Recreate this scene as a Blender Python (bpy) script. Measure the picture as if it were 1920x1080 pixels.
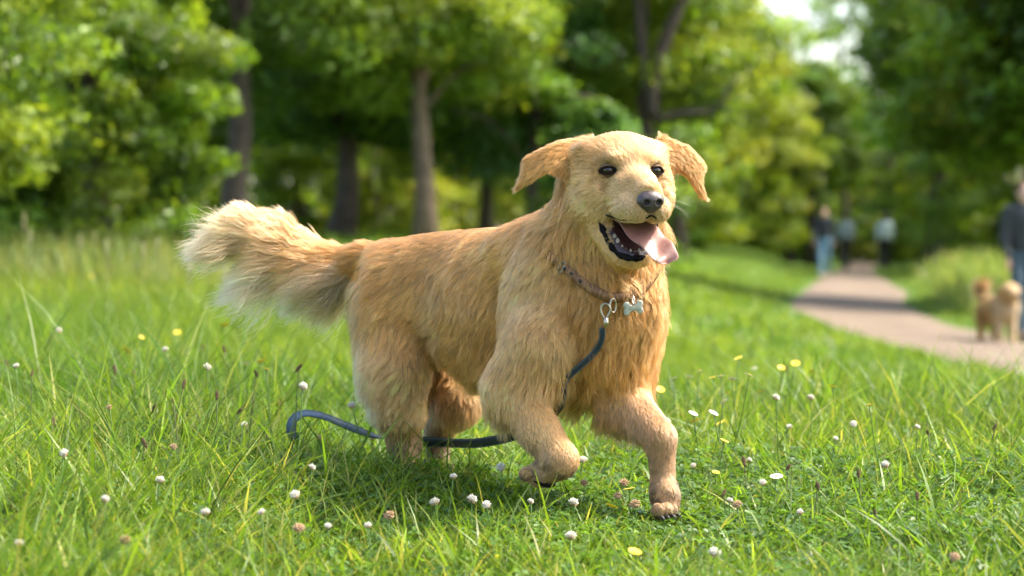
import bpy, math, random
import numpy as np
from mathutils import Vector, Matrix, kdtree

random.seed(7)
rng = np.random.default_rng(7)
FUR_N = 370000
for o in list(bpy.data.objects):
    bpy.data.objects.remove(o)
scene = bpy.context.scene
COL = scene.collection

# ------------------------------------------------------------------ camera
FPX = 1920 * 85 / 36            # focal length in pixels of the 1920 px wide frame
CAM_H = 0.58
PITCH = math.atan(104 / FPX)
cam = bpy.data.cameras.new('camera')
cam.lens, cam.sensor_width = 85, 36
cam.clip_start, cam.clip_end = 0.1, 1500
cam.dof.use_dof = True
cam.dof.focus_distance = 5.08
cam.dof.aperture_fstop = 3.2
cam_ob = bpy.data.objects.new('camera', cam)
cam_ob.location = (0, 0, CAM_H)
cam_ob.rotation_euler = (math.pi / 2 - PITCH, 0, 0)
COL.objects.link(cam_ob)
scene.camera = cam_ob

# ------------------------------------------------------------------ sky and sun
SUN_DIR = Vector((0.60, 0.15, 0.79)).normalized()      # towards the sun
world = bpy.data.worlds.new('World')
scene.world = world
world.use_nodes = True
wn = world.node_tree
wn.nodes.clear()
sky = wn.nodes.new('ShaderNodeTexSky')
sky.sky_type = 'NISHITA'
sky.sun_disc = False
sky.sun_elevation = math.asin(SUN_DIR.z)
sky.sun_rotation = math.atan2(SUN_DIR.x, SUN_DIR.y)
sky.air_density, sky.dust_density, sky.ozone_density = 1.0, 3.5, 0.6
bg = wn.nodes.new('ShaderNodeBackground')
bg.inputs['Strength'].default_value = 0.15
wo = wn.nodes.new('ShaderNodeOutputWorld')
wn.links.new(sky.outputs[0], bg.inputs['Color'])
wn.links.new(bg.outputs[0], wo.inputs['Surface'])
sun = bpy.data.lights.new('sun', 'SUN')
sun.energy = 2.75
sun.angle = math.radians(5)
sun.color = (1.0, 0.93, 0.80)
sun_ob = bpy.data.objects.new('sun', sun)
sun_ob.rotation_euler = SUN_DIR.to_track_quat('Z', 'Y').to_euler()
sun_ob.location = (20, 10, 30)
COL.objects.link(sun_ob)

scene.view_settings.view_transform = 'Standard'
scene.view_settings.look = 'None'
scene.view_settings.exposure = 1.92
scene.view_settings.gamma = 1.0
scene.render.engine = 'CYCLES'
scene.cycles.use_denoising = True
scene.cycles.max_bounces = 7
scene.cycles.diffuse_bounces = 3
scene.cycles.glossy_bounces = 3
scene.cycles.transmission_bounces = 4
scene.cycles.transparent_max_bounces = 6
scene.cycles.use_adaptive_sampling = True
scene.cycles.adaptive_threshold = 0.03
scene.render.hair_type = 'STRAND'

# ------------------------------------------------------------------ helpers
def P(u, v, d):
    """world point seen at pixel (u, v) of the 1920x1080 frame at depth d along the optical axis"""
    x = (u - 960) / FPX * d
    yc = -(v - 540) / FPX * d
    c, s = math.cos(PITCH), math.sin(PITCH)
    return np.array((x, d * c + yc * s, CAM_H - d * s + yc * c))

def nrm(v):
    v = np.asarray(v, float)
    n = np.linalg.norm(v, axis=-1, keepdims=True)
    return v / np.maximum(n, 1e-9)

def mesh_from(name, V, F, mat=None, smooth=True, parent=None, Fn=None):
    """V (n,3); F list/array of faces with equal size (or list of arrays)"""
    me = bpy.data.meshes.new(name)
    V = np.asarray(V, np.float32)
    groups = F if isinstance(F, list) and len(F) and isinstance(F[0], np.ndarray) and F[0].ndim == 2 else [np.asarray(F)]
    loops = np.concatenate([g.reshape(-1) for g in groups]).astype(np.int32)
    sizes = np.concatenate([np.full(len(g), g.shape[1]) for g in groups]).astype(np.int32)
    starts = np.concatenate([[0], np.cumsum(sizes)[:-1]]).astype(np.int32)
    me.vertices.add(len(V)); me.vertices.foreach_set('co', V.reshape(-1))
    me.loops.add(len(loops)); me.loops.foreach_set('vertex_index', loops)
    me.polygons.add(len(sizes)); me.polygons.foreach_set('loop_start', starts)
    me.polygons.foreach_set('loop_total', sizes)
    me.update(calc_edges=True)
    me.validate()
    if smooth:
        me.polygons.foreach_set('use_smooth', np.ones(len(me.polygons), bool))
    if mat is not None:
        me.materials.append(mat)
    ob = bpy.data.objects.new(name, me)
    COL.objects.link(ob)
    if parent is not None:
        attach(ob, parent)
    return ob

def attach(ob, parent):
    """parent without moving the child in the world (parents here are only translated)"""
    ob.parent = parent
    ob.matrix_parent_inverse = Matrix.Translation(-Vector(world_loc(parent)))

def world_loc(o):
    l = Vector(o.location)
    if o.parent is not None:
        l = l + Vector(world_loc(o.parent)) + o.matrix_parent_inverse.to_translation()
    return l

def empty(name, loc, label=None, cat=None, group=None):
    o = bpy.data.objects.new(name, None)
    o.location = loc
    o.empty_display_size = 0.1
    COL.objects.link(o)
    return tag(o, label, cat, group)

def tag(o, label=None, cat=None, group=None, kind=None):
    if label: o['label'] = label
    if cat: o['category'] = cat
    if group: o['group'] = group
    if kind: o['kind'] = kind
    return o

def add_color(me, cols, name='tint', domain='POINT'):
    a = me.attributes.new(name, 'FLOAT_COLOR', domain)
    c = np.ones((len(cols), 4), np.float32); c[:, :3] = cols
    a.data.foreach_set('color', c.reshape(-1))

def add_float(me, vals, name, domain='POINT'):
    a = me.attributes.new(name, 'FLOAT', domain)
    a.data.foreach_set('value', np.asarray(vals, np.float32))

def material(name, color=(.5, .5, .5), rough=.6, noise=None, attr=None, translucent=0.0, bump=None,
             metallic=0.0, spec=0.5, coat=0.0, tcol=None):
    """noise=(scale, amount, second colour); attr=name of a colour attribute that sets the base colour"""
    m = bpy.data.materials.new(name)
    m.use_nodes = True
    nt = m.node_tree
    bs = nt.nodes['Principled BSDF']
    out = nt.nodes['Material Output']
    bs.inputs['Roughness'].default_value = rough
    bs.inputs['Metallic'].default_value = metallic
    bs.inputs['Specular IOR Level'].default_value = spec
    bs.inputs['Coat Weight'].default_value = coat
    rgb = nt.nodes.new('ShaderNodeRGB'); rgb.outputs[0].default_value = (*color, 1)
    src = rgb.outputs[0]
    if attr:
        at = nt.nodes.new('ShaderNodeAttribute'); at.attribute_name = attr
        src = at.outputs['Color']
    if noise:
        tc = nt.nodes.new('ShaderNodeTexCoord')
        nz = nt.nodes.new('ShaderNodeTexNoise'); nz.inputs['Scale'].default_value = noise[0]
        nz.inputs['Detail'].default_value = 6
        nt.links.new(tc.outputs['Object'], nz.inputs['Vector'])
        mr = nt.nodes.new('ShaderNodeMapRange')
        mr.inputs['From Min'].default_value = .38; mr.inputs['From Max'].default_value = .62
        mr.inputs['To Max'].default_value = noise[1]
        nt.links.new(nz.outputs[0], mr.inputs['Value'])
        mx = nt.nodes.new('ShaderNodeMix'); mx.data_type = 'RGBA'
        nt.links.new(mr.outputs[0], mx.inputs['Factor'])
        nt.links.new(src, mx.inputs[6])
        mx.inputs[7].default_value = (*noise[2], 1)
        src = mx.outputs[2]
    nt.links.new(src, bs.inputs['Base Color'])
    if bump:
        tc = nt.nodes.new('ShaderNodeTexCoord')
        nz = nt.nodes.new('ShaderNodeTexNoise'); nz.inputs['Scale'].default_value = bump[0]; nz.inputs['Detail'].default_value = 5
        nt.links.new(tc.outputs['Object'], nz.inputs['Vector'])
        bp = nt.nodes.new('ShaderNodeBump'); bp.inputs['Strength'].default_value = bump[1]
        bp.inputs['Distance'].default_value = bump[2]
        nt.links.new(nz.outputs[0], bp.inputs['Height'])
        nt.links.new(bp.outputs[0], bs.inputs['Normal'])
    if translucent > 0:
        tr = nt.nodes.new('ShaderNodeBsdfTranslucent')
        if tcol:
            mm = nt.nodes.new('ShaderNodeMix'); mm.data_type = 'RGBA'; mm.blend_type = 'MULTIPLY'
            mm.inputs['Factor'].default_value = 1
            nt.links.new(src, mm.inputs[6]); mm.inputs[7].default_value = (*tcol, 1)
            nt.links.new(mm.outputs[2], tr.inputs['Color'])
        else:
            nt.links.new(src, tr.inputs['Color'])
        mx = nt.nodes.new('ShaderNodeMixShader'); mx.inputs[0].default_value = translucent
        nt.links.new(bs.outputs[0], mx.inputs[1]); nt.links.new(tr.outputs[0], mx.inputs[2])
        nt.links.new(mx.outputs[0], out.inputs['Surface'])
    return m

# ---- small geometry kit: tubes, ribbons, ellipsoids ------------------------
def frames(C):
    """tangent, side and up vectors along a polyline"""
    C = np.asarray(C, float)
    T = nrm(np.gradient(C, axis=0))
    ref = np.array((0, 0, 1.0)) if abs(T[0][2]) < .9 else np.array((1.0, 0, 0))
    S = np.zeros_like(C); s = nrm(np.cross(T[0], ref))
    for i in range(len(C)):
        s = nrm(s - T[i] * np.dot(s, T[i])); S[i] = s
    return T, S, np.cross(S, T)

def spline(pts, n):
    """Catmull-Rom through pts (any dimension)"""
    p = np.asarray(pts, float)
    p = np.vstack([2 * p[0] - p[1], p, 2 * p[-1] - p[-2]])
    m = len(p) - 3
    t = np.linspace(0, m - 1e-6, n); i = t.astype(int); f = (t - i)[:, None]
    a, b, c, d = p[i], p[i + 1], p[i + 2], p[i + 3]
    return .5 * (2 * b + (c - a) * f + (2 * a - 5 * b + 4 * c - d) * f ** 2 + (3 * b - a - 3 * c + d) * f ** 3)

def tube(C, R, seg=10, squash=1.0, cap=True):
    """V, F(list) of a tapered tube; squash flattens it along the 'up' vector"""
    C = np.asarray(C, float); n = len(C)
    R = np.broadcast_to(np.asarray(R, float), (n,))
    T, S, U = frames(C)
    a = np.linspace(0, 2 * math.pi, seg, endpoint=False)
    V = C[:, None] + R[:, None, None] * (np.cos(a)[None, :, None] * S[:, None] + squash * np.sin(a)[None, :, None] * U[:, None])
    V = V.reshape(-1, 3)
    i = np.arange(n - 1)[:, None] * seg; j = np.arange(seg)[None]; k = (j + 1) % seg
    F = np.stack([i + j, i + k, i + seg + k, i + seg + j], -1).reshape(-1, 4)
    if cap:
        V = np.vstack([V, C[0] - T[0] * R[0] * .5, C[-1] + T[-1] * R[-1] * .5])
        b0, b1 = n * seg, n * seg + 1
        jj = np.arange(seg); kk = (jj + 1) % seg
        A = np.stack([np.full(seg, b0), kk, jj], -1)
        B = np.stack([np.full(seg, b1), (n - 1) * seg + jj, (n - 1) * seg + kk], -1)
        return V, [F, np.vstack([A, B])]
    return V, [F]

def ribbon(C, N, W, th):
    """flat strap along C: N = face normals, W half widths, th half thickness; closed box section"""
    C = np.asarray(C, float); N = nrm(N); n = len(C)
    T = nrm(np.gradient(C, axis=0)); S = nrm(np.cross(T, N)); N = np.cross(S, T)
    W = np.broadcast_to(np.asarray(W, float), (n,))[:, None]
    V = np.stack([C + S * W + N * th, C - S * W + N * th, C - S * W - N * th, C + S * W - N * th], 1).reshape(-1, 3)
    i = np.arange(n - 1)[:, None] * 4; j = np.arange(4)[None]; k = (j + 1) % 4
    F = np.stack([i + j, i + k, i + 4 + k, i + 4 + j], -1).reshape(-1, 4)
    F = np.vstack([F, [[3, 2, 1, 0]], [[(n - 1) * 4, (n - 1) * 4 + 1, (n - 1) * 4 + 2, (n - 1) * 4 + 3]]])
    return V, F

def join(parts):
    """join several (V, [F...]) into one"""
    Vs, quads, tris, off = [], [], [], 0
    for V, F in parts:
        for g in (F if isinstance(F, list) else [F]):
            g = np.asarray(g)
            (quads if g.shape[1] == 4 else tris).append(g + off)
        Vs.append(V); off += len(V)
    out = []
    if quads: out.append(np.vstack(quads))
    if tris: out.append(np.vstack(tris))
    return np.vstack(Vs), out

def ball(c, r, A=None, seg=12, ring=8):
    """ellipsoid mesh; r scalar or 3 radii along the columns of A"""
    r = np.broadcast_to(np.asarray(r, float), (3,)); A = np.eye(3) if A is None else A
    th = np.linspace(0, math.pi, ring + 1)[1:-1]; ph = np.linspace(0, 2 * math.pi, seg, endpoint=False)
    L = np.stack([np.sin(th)[:, None] * np.cos(ph), np.sin(th)[:, None] * np.sin(ph), np.cos(th)[:, None] + 0 * ph], -1).reshape(-1, 3)
    L = np.vstack([L, [0, 0, 1], [0, 0, -1]])
    V = np.asarray(c) + (L * r) @ A.T
    n = ring - 1
    i = np.arange(n - 1)[:, None] * seg; j = np.arange(seg)[None]; k = (j + 1) % seg
    F = np.stack([i + j, i + seg + j, i + seg + k, i + k], -1).reshape(-1, 4)
    jj = np.arange(seg); kk = (jj + 1) % seg
    t, b = n * seg, n * seg + 1
    T = np.vstack([np.stack([np.full(seg, t), jj, kk], -1), np.stack([np.full(seg, b), (n - 1) * seg + kk, (n - 1) * seg + jj], -1)])
    return V, [F, T]

# ---- signed distance modelling --------------------------------------------
class Shape:
    """kind 'cone' a,b,ra,rb | 'ell' c,r(3),A(3x3 columns = axes) | 'plate' polygon flap
    fur: hair length, comb direction, colour (rgb), lift"""
    def __init__(s, kind, k=.03, fur=None, op='add', **kw):
        s.kind, s.k, s.fur, s.op = kind, k, fur, op
        s.__dict__.update(kw)
        if kind == 'cone':
            s.a, s.b = np.asarray(s.a, float), np.asarray(s.b, float)
            s.lo = np.minimum(s.a - s.ra, s.b - s.rb); s.hi = np.maximum(s.a + s.ra, s.b + s.rb)
        elif kind == 'ell':
            s.c = np.asarray(s.c, float); s.r = np.asarray(s.r, float)
            s.A = np.eye(3) if kw.get('A') is None else np.asarray(kw['A'], float)
            e = np.sqrt(((s.A * s.r) ** 2).sum(1)); s.lo, s.hi = s.c - e, s.c + e
        elif kind == 'plate':       # poly (n,2) in the frame o + x*ax + y*ay, normal an, half thickness th, bend(x,y)
            W = s.o + s.poly[:, :1] * s.ax + s.poly[:, 1:] * s.ay
            s.lo, s.hi = W.min(0) - .05, W.max(0) + .05
    def d(s, p):
        if s.kind == 'cone':
            ab = s.b - s.a
            t = np.clip(((p - s.a) @ ab) / (ab @ ab), 0, 1)
            return np.linalg.norm(p - s.a - t[..., None] * ab, axis=-1) - (s.ra + t * (s.rb - s.ra))
        if s.kind == 'ell':
            q = (p - s.c) @ s.A
            k0 = np.linalg.norm(q / s.r, axis=-1); k1 = np.linalg.norm(q / s.r ** 2, axis=-1)
            return k0 * (k0 - 1) / np.maximum(k1, 1e-6)
        q = p - s.o
        x, y, z = q @ s.ax, q @ s.ay, q @ s.an
        z = z - s.bend(x, y)
        d2 = poly_sd(s.poly, x, y)
        w = np.abs(z) - s.th
        e = np.maximum(d2 + s.th, w)
        return np.where((d2 > -s.th) & (w > -s.th), np.hypot(np.maximum(d2 + s.th, 0), np.maximum(np.abs(z), 0)) - s.th, e)

def poly_sd(poly, x, y):
    d = np.full(x.shape, 1e9); sgn = np.ones(x.shape)
    n = len(poly)
    for i in range(n):
        a, b = poly[i], poly[(i + 1) % n]
        ex, ey = b - a
        wx, wy = x - a[0], y - a[1]
        t = np.clip((wx * ex + wy * ey) / (ex * ex + ey * ey), 0, 1)
        d = np.minimum(d, (wx - ex * t) ** 2 + (wy - ey * t) ** 2)
        c1, c2 = (y >= a[1]), (y < b[1]); c3 = (ex * wy > ey * wx)
        flip = (c1 & c2 & c3) | (~c1 & ~c2 & ~c3)
        sgn = np.where(flip, -sgn, sgn)
    return sgn * np.sqrt(d)

def sdf_mesh(shapes, res, lo=None, hi=None, pad=.03):
    lo = np.min([s.lo for s in shapes if s.op == 'add'], 0) - pad if lo is None else lo
    hi = np.max([s.hi for s in shapes if s.op == 'add'], 0) + pad if hi is None else hi
    n = np.ceil((hi - lo) / res).astype(int) + 1
    S = np.full(n, .2, np.float32)
    for s in shapes:
        m = s.k + 3 * res
        i0 = np.clip(np.floor((s.lo - m - lo) / res).astype(int), 0, n - 1)
        i1 = np.clip(np.ceil((s.hi + m - lo) / res).astype(int) + 1, 1, n)
        ax = [lo[j] + res * np.arange(i0[j], i1[j]) for j in range(3)]
        p = np.stack(np.meshgrid(*ax, indexing='ij'), -1)
        d = s.d(p).astype(np.float32)
        sl = tuple(slice(i0[j], i1[j]) for j in range(3))
        a = S[sl]; k = max(s.k, 1e-5)
        if s.op == 'add':
            h = np.clip(.5 + .5 * (a - d) / k, 0, 1)
            S[sl] = a + (d - a) * h - k * h * (1 - h)
        else:                       # smooth subtraction
            d = -d
            h = np.clip(.5 - .5 * (a - d) / k, 0, 1)
            S[sl] = a + (d - a) * h + k * h * (1 - h)
    # naive surface nets
    ins = S < 0
    cell = np.zeros(n - 1, np.int8)
    for dx in (0, 1):
        for dy in (0, 1):
            for dz in (0, 1):
                cell += ins[dx:n[0] - 1 + dx, dy:n[1] - 1 + dy, dz:n[2] - 1 + dz]
    act = (cell > 0) & (cell < 8)
    idx = np.argwhere(act)
    vid = np.full(n - 1, -1, np.int32); vid[act] = np.arange(len(idx))
    acc = np.zeros((len(idx), 3)); cnt = np.zeros(len(idx))
    cor = [(a, b, c) for a in (0, 1) for b in (0, 1) for c in (0, 1)]
    val = {c: S[idx[:, 0] + c[0], idx[:, 1] + c[1], idx[:, 2] + c[2]] for c in cor}
    for c in cor:
        for axis in range(3):
            if c[axis] == 0:
                e = list(c); e[axis] = 1; e = tuple(e)
                va, vb = val[c], val[e]
                m = (va < 0) != (vb < 0)
                t = np.where(m, va / np.where(m, va - vb, 1), 0)
                q = np.tile(np.array(c, float), (len(idx), 1)); q[:, axis] = t
                acc += q * m[:, None]; cnt += m
    V = lo + res * (idx + acc / cnt[:, None])
    F = []
    for axis in range(3):
        b, c = (axis + 1) % 3, (axis + 2) % 3
        sl0 = [slice(None)] * 3; sl1 = [slice(None)] * 3
        sl0[axis] = slice(0, n[axis] - 1); sl1[axis] = slice(1, n[axis])
        x0, x1 = ins[tuple(sl0)], ins[tuple(sl1)]
        g = np.argwhere(x0 != x1)
        g = g[(g[:, b] > 0) & (g[:, c] > 0) & (g[:, b] < n[b] - 1) & (g[:, c] < n[c] - 1)]
        fl = x0[g[:, 0], g[:, 1], g[:, 2]]
        def at(db, dc):
            h = g.copy(); h[:, b] += db; h[:, c] += dc
            return vid[h[:, 0], h[:, 1], h[:, 2]]
        q = np.stack([at(-1, -1), at(0, -1), at(0, 0), at(-1, 0)], -1)
        q[~fl] = q[~fl][:, ::-1]
        F.append(q)
    return V, np.vstack(F)

def relax(V, F, it=2, w=.5):
    """laplacian smoothing of a quad mesh"""
    n = len(V)
    E = np.vstack([F[:, [0, 1]], F[:, [1, 2]], F[:, [2, 3]], F[:, [3, 0]]]); E = np.vstack([E, E[:, ::-1]])
    deg = np.bincount(E[:, 0], minlength=n)[:, None]
    for _ in range(it):
        A = np.stack([np.bincount(E[:, 0], weights=V[E[:, 1], j], minlength=n) for j in range(3)], -1) / np.maximum(deg, 1)
        V = V + w * (A - V)
    return V

def value_noise(p, scale, seed=0):
    """smooth pseudo random field in [-1, 1] built of sines"""
    r = np.random.default_rng(seed)
    out = np.zeros(len(p))
    for _ in range(6):
        w = r.normal(size=3); w /= np.linalg.norm(w)
        out += np.sin(p @ w * scale * r.uniform(.6, 1.6) * 2 * math.pi + r.uniform(0, 6.28))
    return np.tanh(out / 2.0)
# ------------------------------------------------------------------ fur
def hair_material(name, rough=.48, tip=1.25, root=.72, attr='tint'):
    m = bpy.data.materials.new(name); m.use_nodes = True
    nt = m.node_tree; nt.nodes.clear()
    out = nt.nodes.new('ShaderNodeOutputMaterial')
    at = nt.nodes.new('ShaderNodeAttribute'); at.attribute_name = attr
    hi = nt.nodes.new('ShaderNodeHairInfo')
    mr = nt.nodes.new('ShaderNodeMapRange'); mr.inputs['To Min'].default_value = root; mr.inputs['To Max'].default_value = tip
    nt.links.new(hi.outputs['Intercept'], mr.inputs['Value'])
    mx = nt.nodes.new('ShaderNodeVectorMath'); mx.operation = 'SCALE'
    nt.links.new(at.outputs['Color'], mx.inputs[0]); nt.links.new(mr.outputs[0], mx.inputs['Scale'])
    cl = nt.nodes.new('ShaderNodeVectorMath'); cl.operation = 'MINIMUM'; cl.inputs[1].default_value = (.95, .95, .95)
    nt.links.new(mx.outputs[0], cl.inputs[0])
    h = nt.nodes.new('ShaderNodeBsdfHairPrincipled')
    h.model = 'CHIANG'; h.parametrization = 'COLOR'
    h.inputs['Roughness'].default_value = rough
    h.inputs['Radial Roughness'].default_value = .55
    h.inputs['Coat'].default_value = 0.0
    h.inputs['Random Roughness'].default_value = .2
    nt.links.new(cl.outputs[0], h.inputs['Color'])
    d = nt.nodes.new('ShaderNodeBsdfDiffuse')
    nt.links.new(cl.outputs[0], d.inputs['Color'])
    ms = nt.nodes.new('ShaderNodeMixShader'); ms.inputs[0].default_value = .45
    nt.links.new(h.outputs[0], ms.inputs[1]); nt.links.new(d.outputs[0], ms.inputs[2])
    nt.links.new(ms.outputs[0], out.inputs['Surface'])
    return m

def vertex_normals(V, F):
    a, b, c, d = (V[F[:, i]] for i in range(4))
    fn = np.cross(c - a, d - b)
    N = np.stack([sum(np.bincount(F[:, i], weights=fn[:, j], minlength=len(V)) for i in range(4)) for j in range(3)], -1)
    return nrm(N)

def fur_params(p, shapes, soft=.011):
    sh = [s for s in shapes if s.fur is not None]
    D = np.stack([s.d(p) for s in sh], -1)
    W = np.exp(-np.clip((D - D.min(1, keepdims=True)) / soft, 0, 40)); W /= W.sum(1, keepdims=True)
    L = W @ np.array([s.fur['len'] for s in sh])
    C = W @ np.array([s.fur['col'] for s in sh])
    lift = W @ np.array([s.fur.get('lift', .3) for s in sh])
    den = W @ np.array([s.fur.get('den', 1.0) for s in sh])
    wav = W @ np.array([s.fur.get('wave', .3) for s in sh])
    comb = np.zeros_like(p)
    for i, s in enumerate(sh):
        c = s.fur['comb']
        c = c(p) if callable(c) else np.broadcast_to(nrm(c), p.shape)
        comb += W[:, i:i + 1] * c
    return dict(L=L, C=C, lift=lift, den=den, comb=nrm(comb), wave=wav)

def strands(root, N, pr, K, rg, grav=.25):
    """polyline (n, K, 3) for each root"""
    n = len(root)
    comb = pr['comb'] + rg.normal(0, .10, (n, 3))
    tang = nrm(comb - N * (comb * N).sum(1, keepdims=True) * .85)
    lift = np.clip(pr['lift'] + rg.normal(0, .06, n) + np.clip(.016 - pr['L'], 0, .01) * 9, .06, .95)[:, None]
    d0 = nrm(N * lift + tang * (1 - lift))
    g = np.tile(np.array((0, 0, -1.0)) * grav, (n, 1))
    g = g - N * np.minimum((g * N).sum(1, keepdims=True), 0)
    d1 = nrm(tang * 1.0 + N * (.05 + lift * .3 + 1.6 * np.maximum(lift - .42, 0)) + g)
    side = nrm(np.cross(tang, N))
    step = (pr['L'] / (K - 1))[:, None]
    out = np.zeros((n, K, 3)); out[:, 0] = root + N * np.where(pr['L'] < .012, .0006, -np.minimum(.0012, pr['L'] * .04))[:, None]
    ph = rg.uniform(0, 6.28, n)[:, None] if 'ph' not in pr else pr['ph'][:, None]
    fr = pr.get('fr', np.full(n, 5.0))[:, None]
    w = pr['wave'][:, None]
    for i in range(1, K):
        t = (i - .5) / (K - 1)
        d = nrm(d0 * (1 - t) + d1 * t + side * w * np.sin(ph + fr * t) * .55 + N * w * .25 * np.cos(ph * 1.7 + fr * t * 1.2))
        out[:, i] = out[:, i - 1] + d * step
    return out

def grow_fur(name, V, F, shapes, n, mat, parent, keep=None, tune=None, K=6, r0=.0008, seed=1, clumps=.06, clump_w=.6, grav=.25, scale=1.0, solid=None):
    rg = np.random.default_rng(seed)
    VN = vertex_normals(V, F)
    T = np.vstack([F[:, [0, 1, 2]], F[:, [0, 2, 3]]])
    A, B, C = V[T[:, 0]], V[T[:, 1]], V[T[:, 2]]
    area = np.linalg.norm(np.cross(B - A, C - A), axis=1) / 2
    cen = (A + B + C) / 3
    den = fur_params(cen, shapes)['den']
    if keep is not None:
        den = den * keep(cen, nrm(np.cross(B - A, C - A)))
    pw = area * den; pw /= pw.sum()
    def roots(m):
        t = rg.choice(len(T), m, p=pw)
        a, b = rg.random(m), rg.random(m); s = a + b > 1; a[s], b[s] = 1 - a[s], 1 - b[s]
        c = 1 - a - b
        w = np.stack([c, a, b], -1)[..., None]
        return (V[T[t]] * w).sum(1), nrm((VN[T[t]] * w).sum(1))
    # guides carry the clumps
    m = max(50, int(n * clumps))
    gr, gn = roots(m)
    gp = fur_params(gr, shapes)
    if tune: tune(gr, gn, gp)
    gp['ph'] = rg.uniform(0, 6.28, m); gp['fr'] = rg.uniform(3, 7, m)
    G = strands(gr, gn, gp, K, rg, grav)
    kd = kdtree.KDTree(m)
    for i, q in enumerate(gr): kd.insert(q, i)
    kd.balance()
    r, nn = roots(n)
    pr = fur_params(r, shapes)
    if tune: tune(r, nn, pr)
    gi = np.array([kd.find(q)[1] for q in r])
    pr['ph'] = gp['ph'][gi] + rg.normal(0, .5, n); pr['fr'] = gp['fr'][gi]
    pr['L'] = pr['L'] * rg.uniform(.5, 1.15, n)
    S = strands(r, nn, pr, K, rg, grav)
    t = np.linspace(0, 1, K)
    cw = clump_w * np.clip(rg.normal(.85, .5, n), 0, 1.5)[:, None] * (t ** 1.3)[None]
    far = np.linalg.norm(r - gr[gi], axis=1)
    cw = cw * np.clip(1.6 - far / (.45 * pr['L'] + .004), 0, 1)[:, None]
    cw = np.clip(cw, 0, .95)
    S = S + (G[gi] - S) * cw[..., None]
    if solid is not None:           # lift hairs that would run under the skin
        long = np.where(pr['L'] > .018)[0]
        for lo in range(0, len(long), 40000):
            ix = long[lo:lo + 40000]
            for q, need in ((K // 2, .0025), (K - 1, .0045)):
                sd = solid(S[ix, q])
                lack = np.clip(need - sd, 0, .03)
                S[ix] += (np.minimum(t / t[q], 1.15)[None, :, None]) * (lack[:, None] * nn[ix])[:, None]
    lng = np.clip(pr['L'] / .03, .25, 1.0)
    col = pr['C'] * (1 + .15 * (rg.normal(size=n) * lng)[:, None]) * (1 + .17 * (rg.normal(size=m)[gi] * lng)[:, None])
    hue = rg.normal(0, .05, n)
    col = col * np.stack([1 + hue * .4, np.ones(n), 1 - hue], -1)
    col = np.clip(col, .01, .95)
    hc = bpy.data.hair_curves.new(name)
    hc.add_curves([K] * n)
    hc.position_data.foreach_set('vector', S.reshape(-1).astype(np.float32))
    rad = (r0 * scale * rg.uniform(.75, 1.25, n) * np.clip(.45 + .55 * pr['L'] / .03, .55, 1))[:, None] * np.array([1, 1, .92, .75, .5, .15] if K == 6 else np.linspace(1, .15, K))[None]
    at = hc.attributes.new('radius', 'FLOAT', 'POINT'); at.data.foreach_set('value', rad.reshape(-1).astype(np.float32))
    ca = hc.attributes.new('tint', 'FLOAT_COLOR', 'CURVE')
    c4 = np.ones((n, 4), np.float32); c4[:, :3] = col
    ca.data.foreach_set('color', c4.reshape(-1))
    hc.materials.append(mat)
    ob = bpy.data.objects.new(name, hc); COL.objects.link(ob)
    if parent is not None: attach(ob, parent)
    return ob
# ------------------------------------------------------------------ terrain, path, meadow
def smooth(a, b, t):
    t = np.clip((np.asarray(t, float) - a) / (b - a), 0, 1)
    return t * t * (3 - 2 * t)

def terr(x, y):
    x = np.asarray(x, float); y = np.asarray(y, float)
    R = 1 / (1 + np.exp(-np.clip((x - .30 - .055 * np.clip(y, 0, 90)) / (.45 + .018 * np.clip(y, 0, 90)), -40, 40)))
    z = -.05 * np.clip(5.5 - y, 0, 4)
    z = z - .63 * R * smooth(5.8, 17, y) + .52 * (1 - R) * smooth(9, 34, y)
    a = x / np.maximum(y, 1.0)
    z = z + .55 * smooth(45, 82, y) * smooth(.03, .06, a) * (1 - smooth(.098, .118, a))     # lawn rising left of the path
    z = z + .55 * smooth(30, 62, y) * smooth(.158, .188, a) * R                              # bank right of the path
    z = z + .012 * np.sin(x * 1.7 + 1) * np.sin(y * 1.3) * smooth(3, 6, y)
    return z

def ground_hit(u, v, h=0.0):
    """world point where the ray through pixel (u, v) meets the terrain raised by h"""
    lo, hi = 2.0, 400.0
    ds = np.geomspace(lo, hi, 700)
    prev = None
    for d in ds:
        p = P(u, v, d)
        g = p[2] - (terr(p[0], p[1]) + h)
        if g < 0:
            a, b = (prev, d) if prev else (d, d)
            for _ in range(30):
                m = (a + b) / 2; q = P(u, v, m)
                if q[2] - (terr(q[0], q[1]) + h) < 0: b = m
                else: a = m
            return P(u, v, b)
        prev = d
    return P(u, v, hi)

xs = np.sinh(np.linspace(-5.2, 5.2, 221)) * 2.2
ys = np.concatenate([np.linspace(-60, 2, 30)[:-1], np.linspace(2, 14, 60)[:-1], np.geomspace(14, 480, 130)])
X, Y = np.meshgrid(xs, ys)
V = np.stack([X, Y, terr(X, Y) - .004], -1).reshape(-1, 3)
nx, ny = len(xs), len(ys)
i = np.arange(ny - 1)[:, None] * nx; j = np.arange(nx - 1)[None]
F = np.stack([i + j, i + j + 1, i + nx + j + 1, i + nx + j], -1).reshape(-1, 4)
ground_m = material('meadow_soil', (.055, .105, .018), 1.0, spec=.05, noise=(1.3, .7, (.085, .13, .025)), bump=(9, .6, .05))
ground = mesh_from('ground', V, F, ground_m)
tag(ground, 'green meadow ground sloping gently to the path', 'ground', kind='structure')

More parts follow.
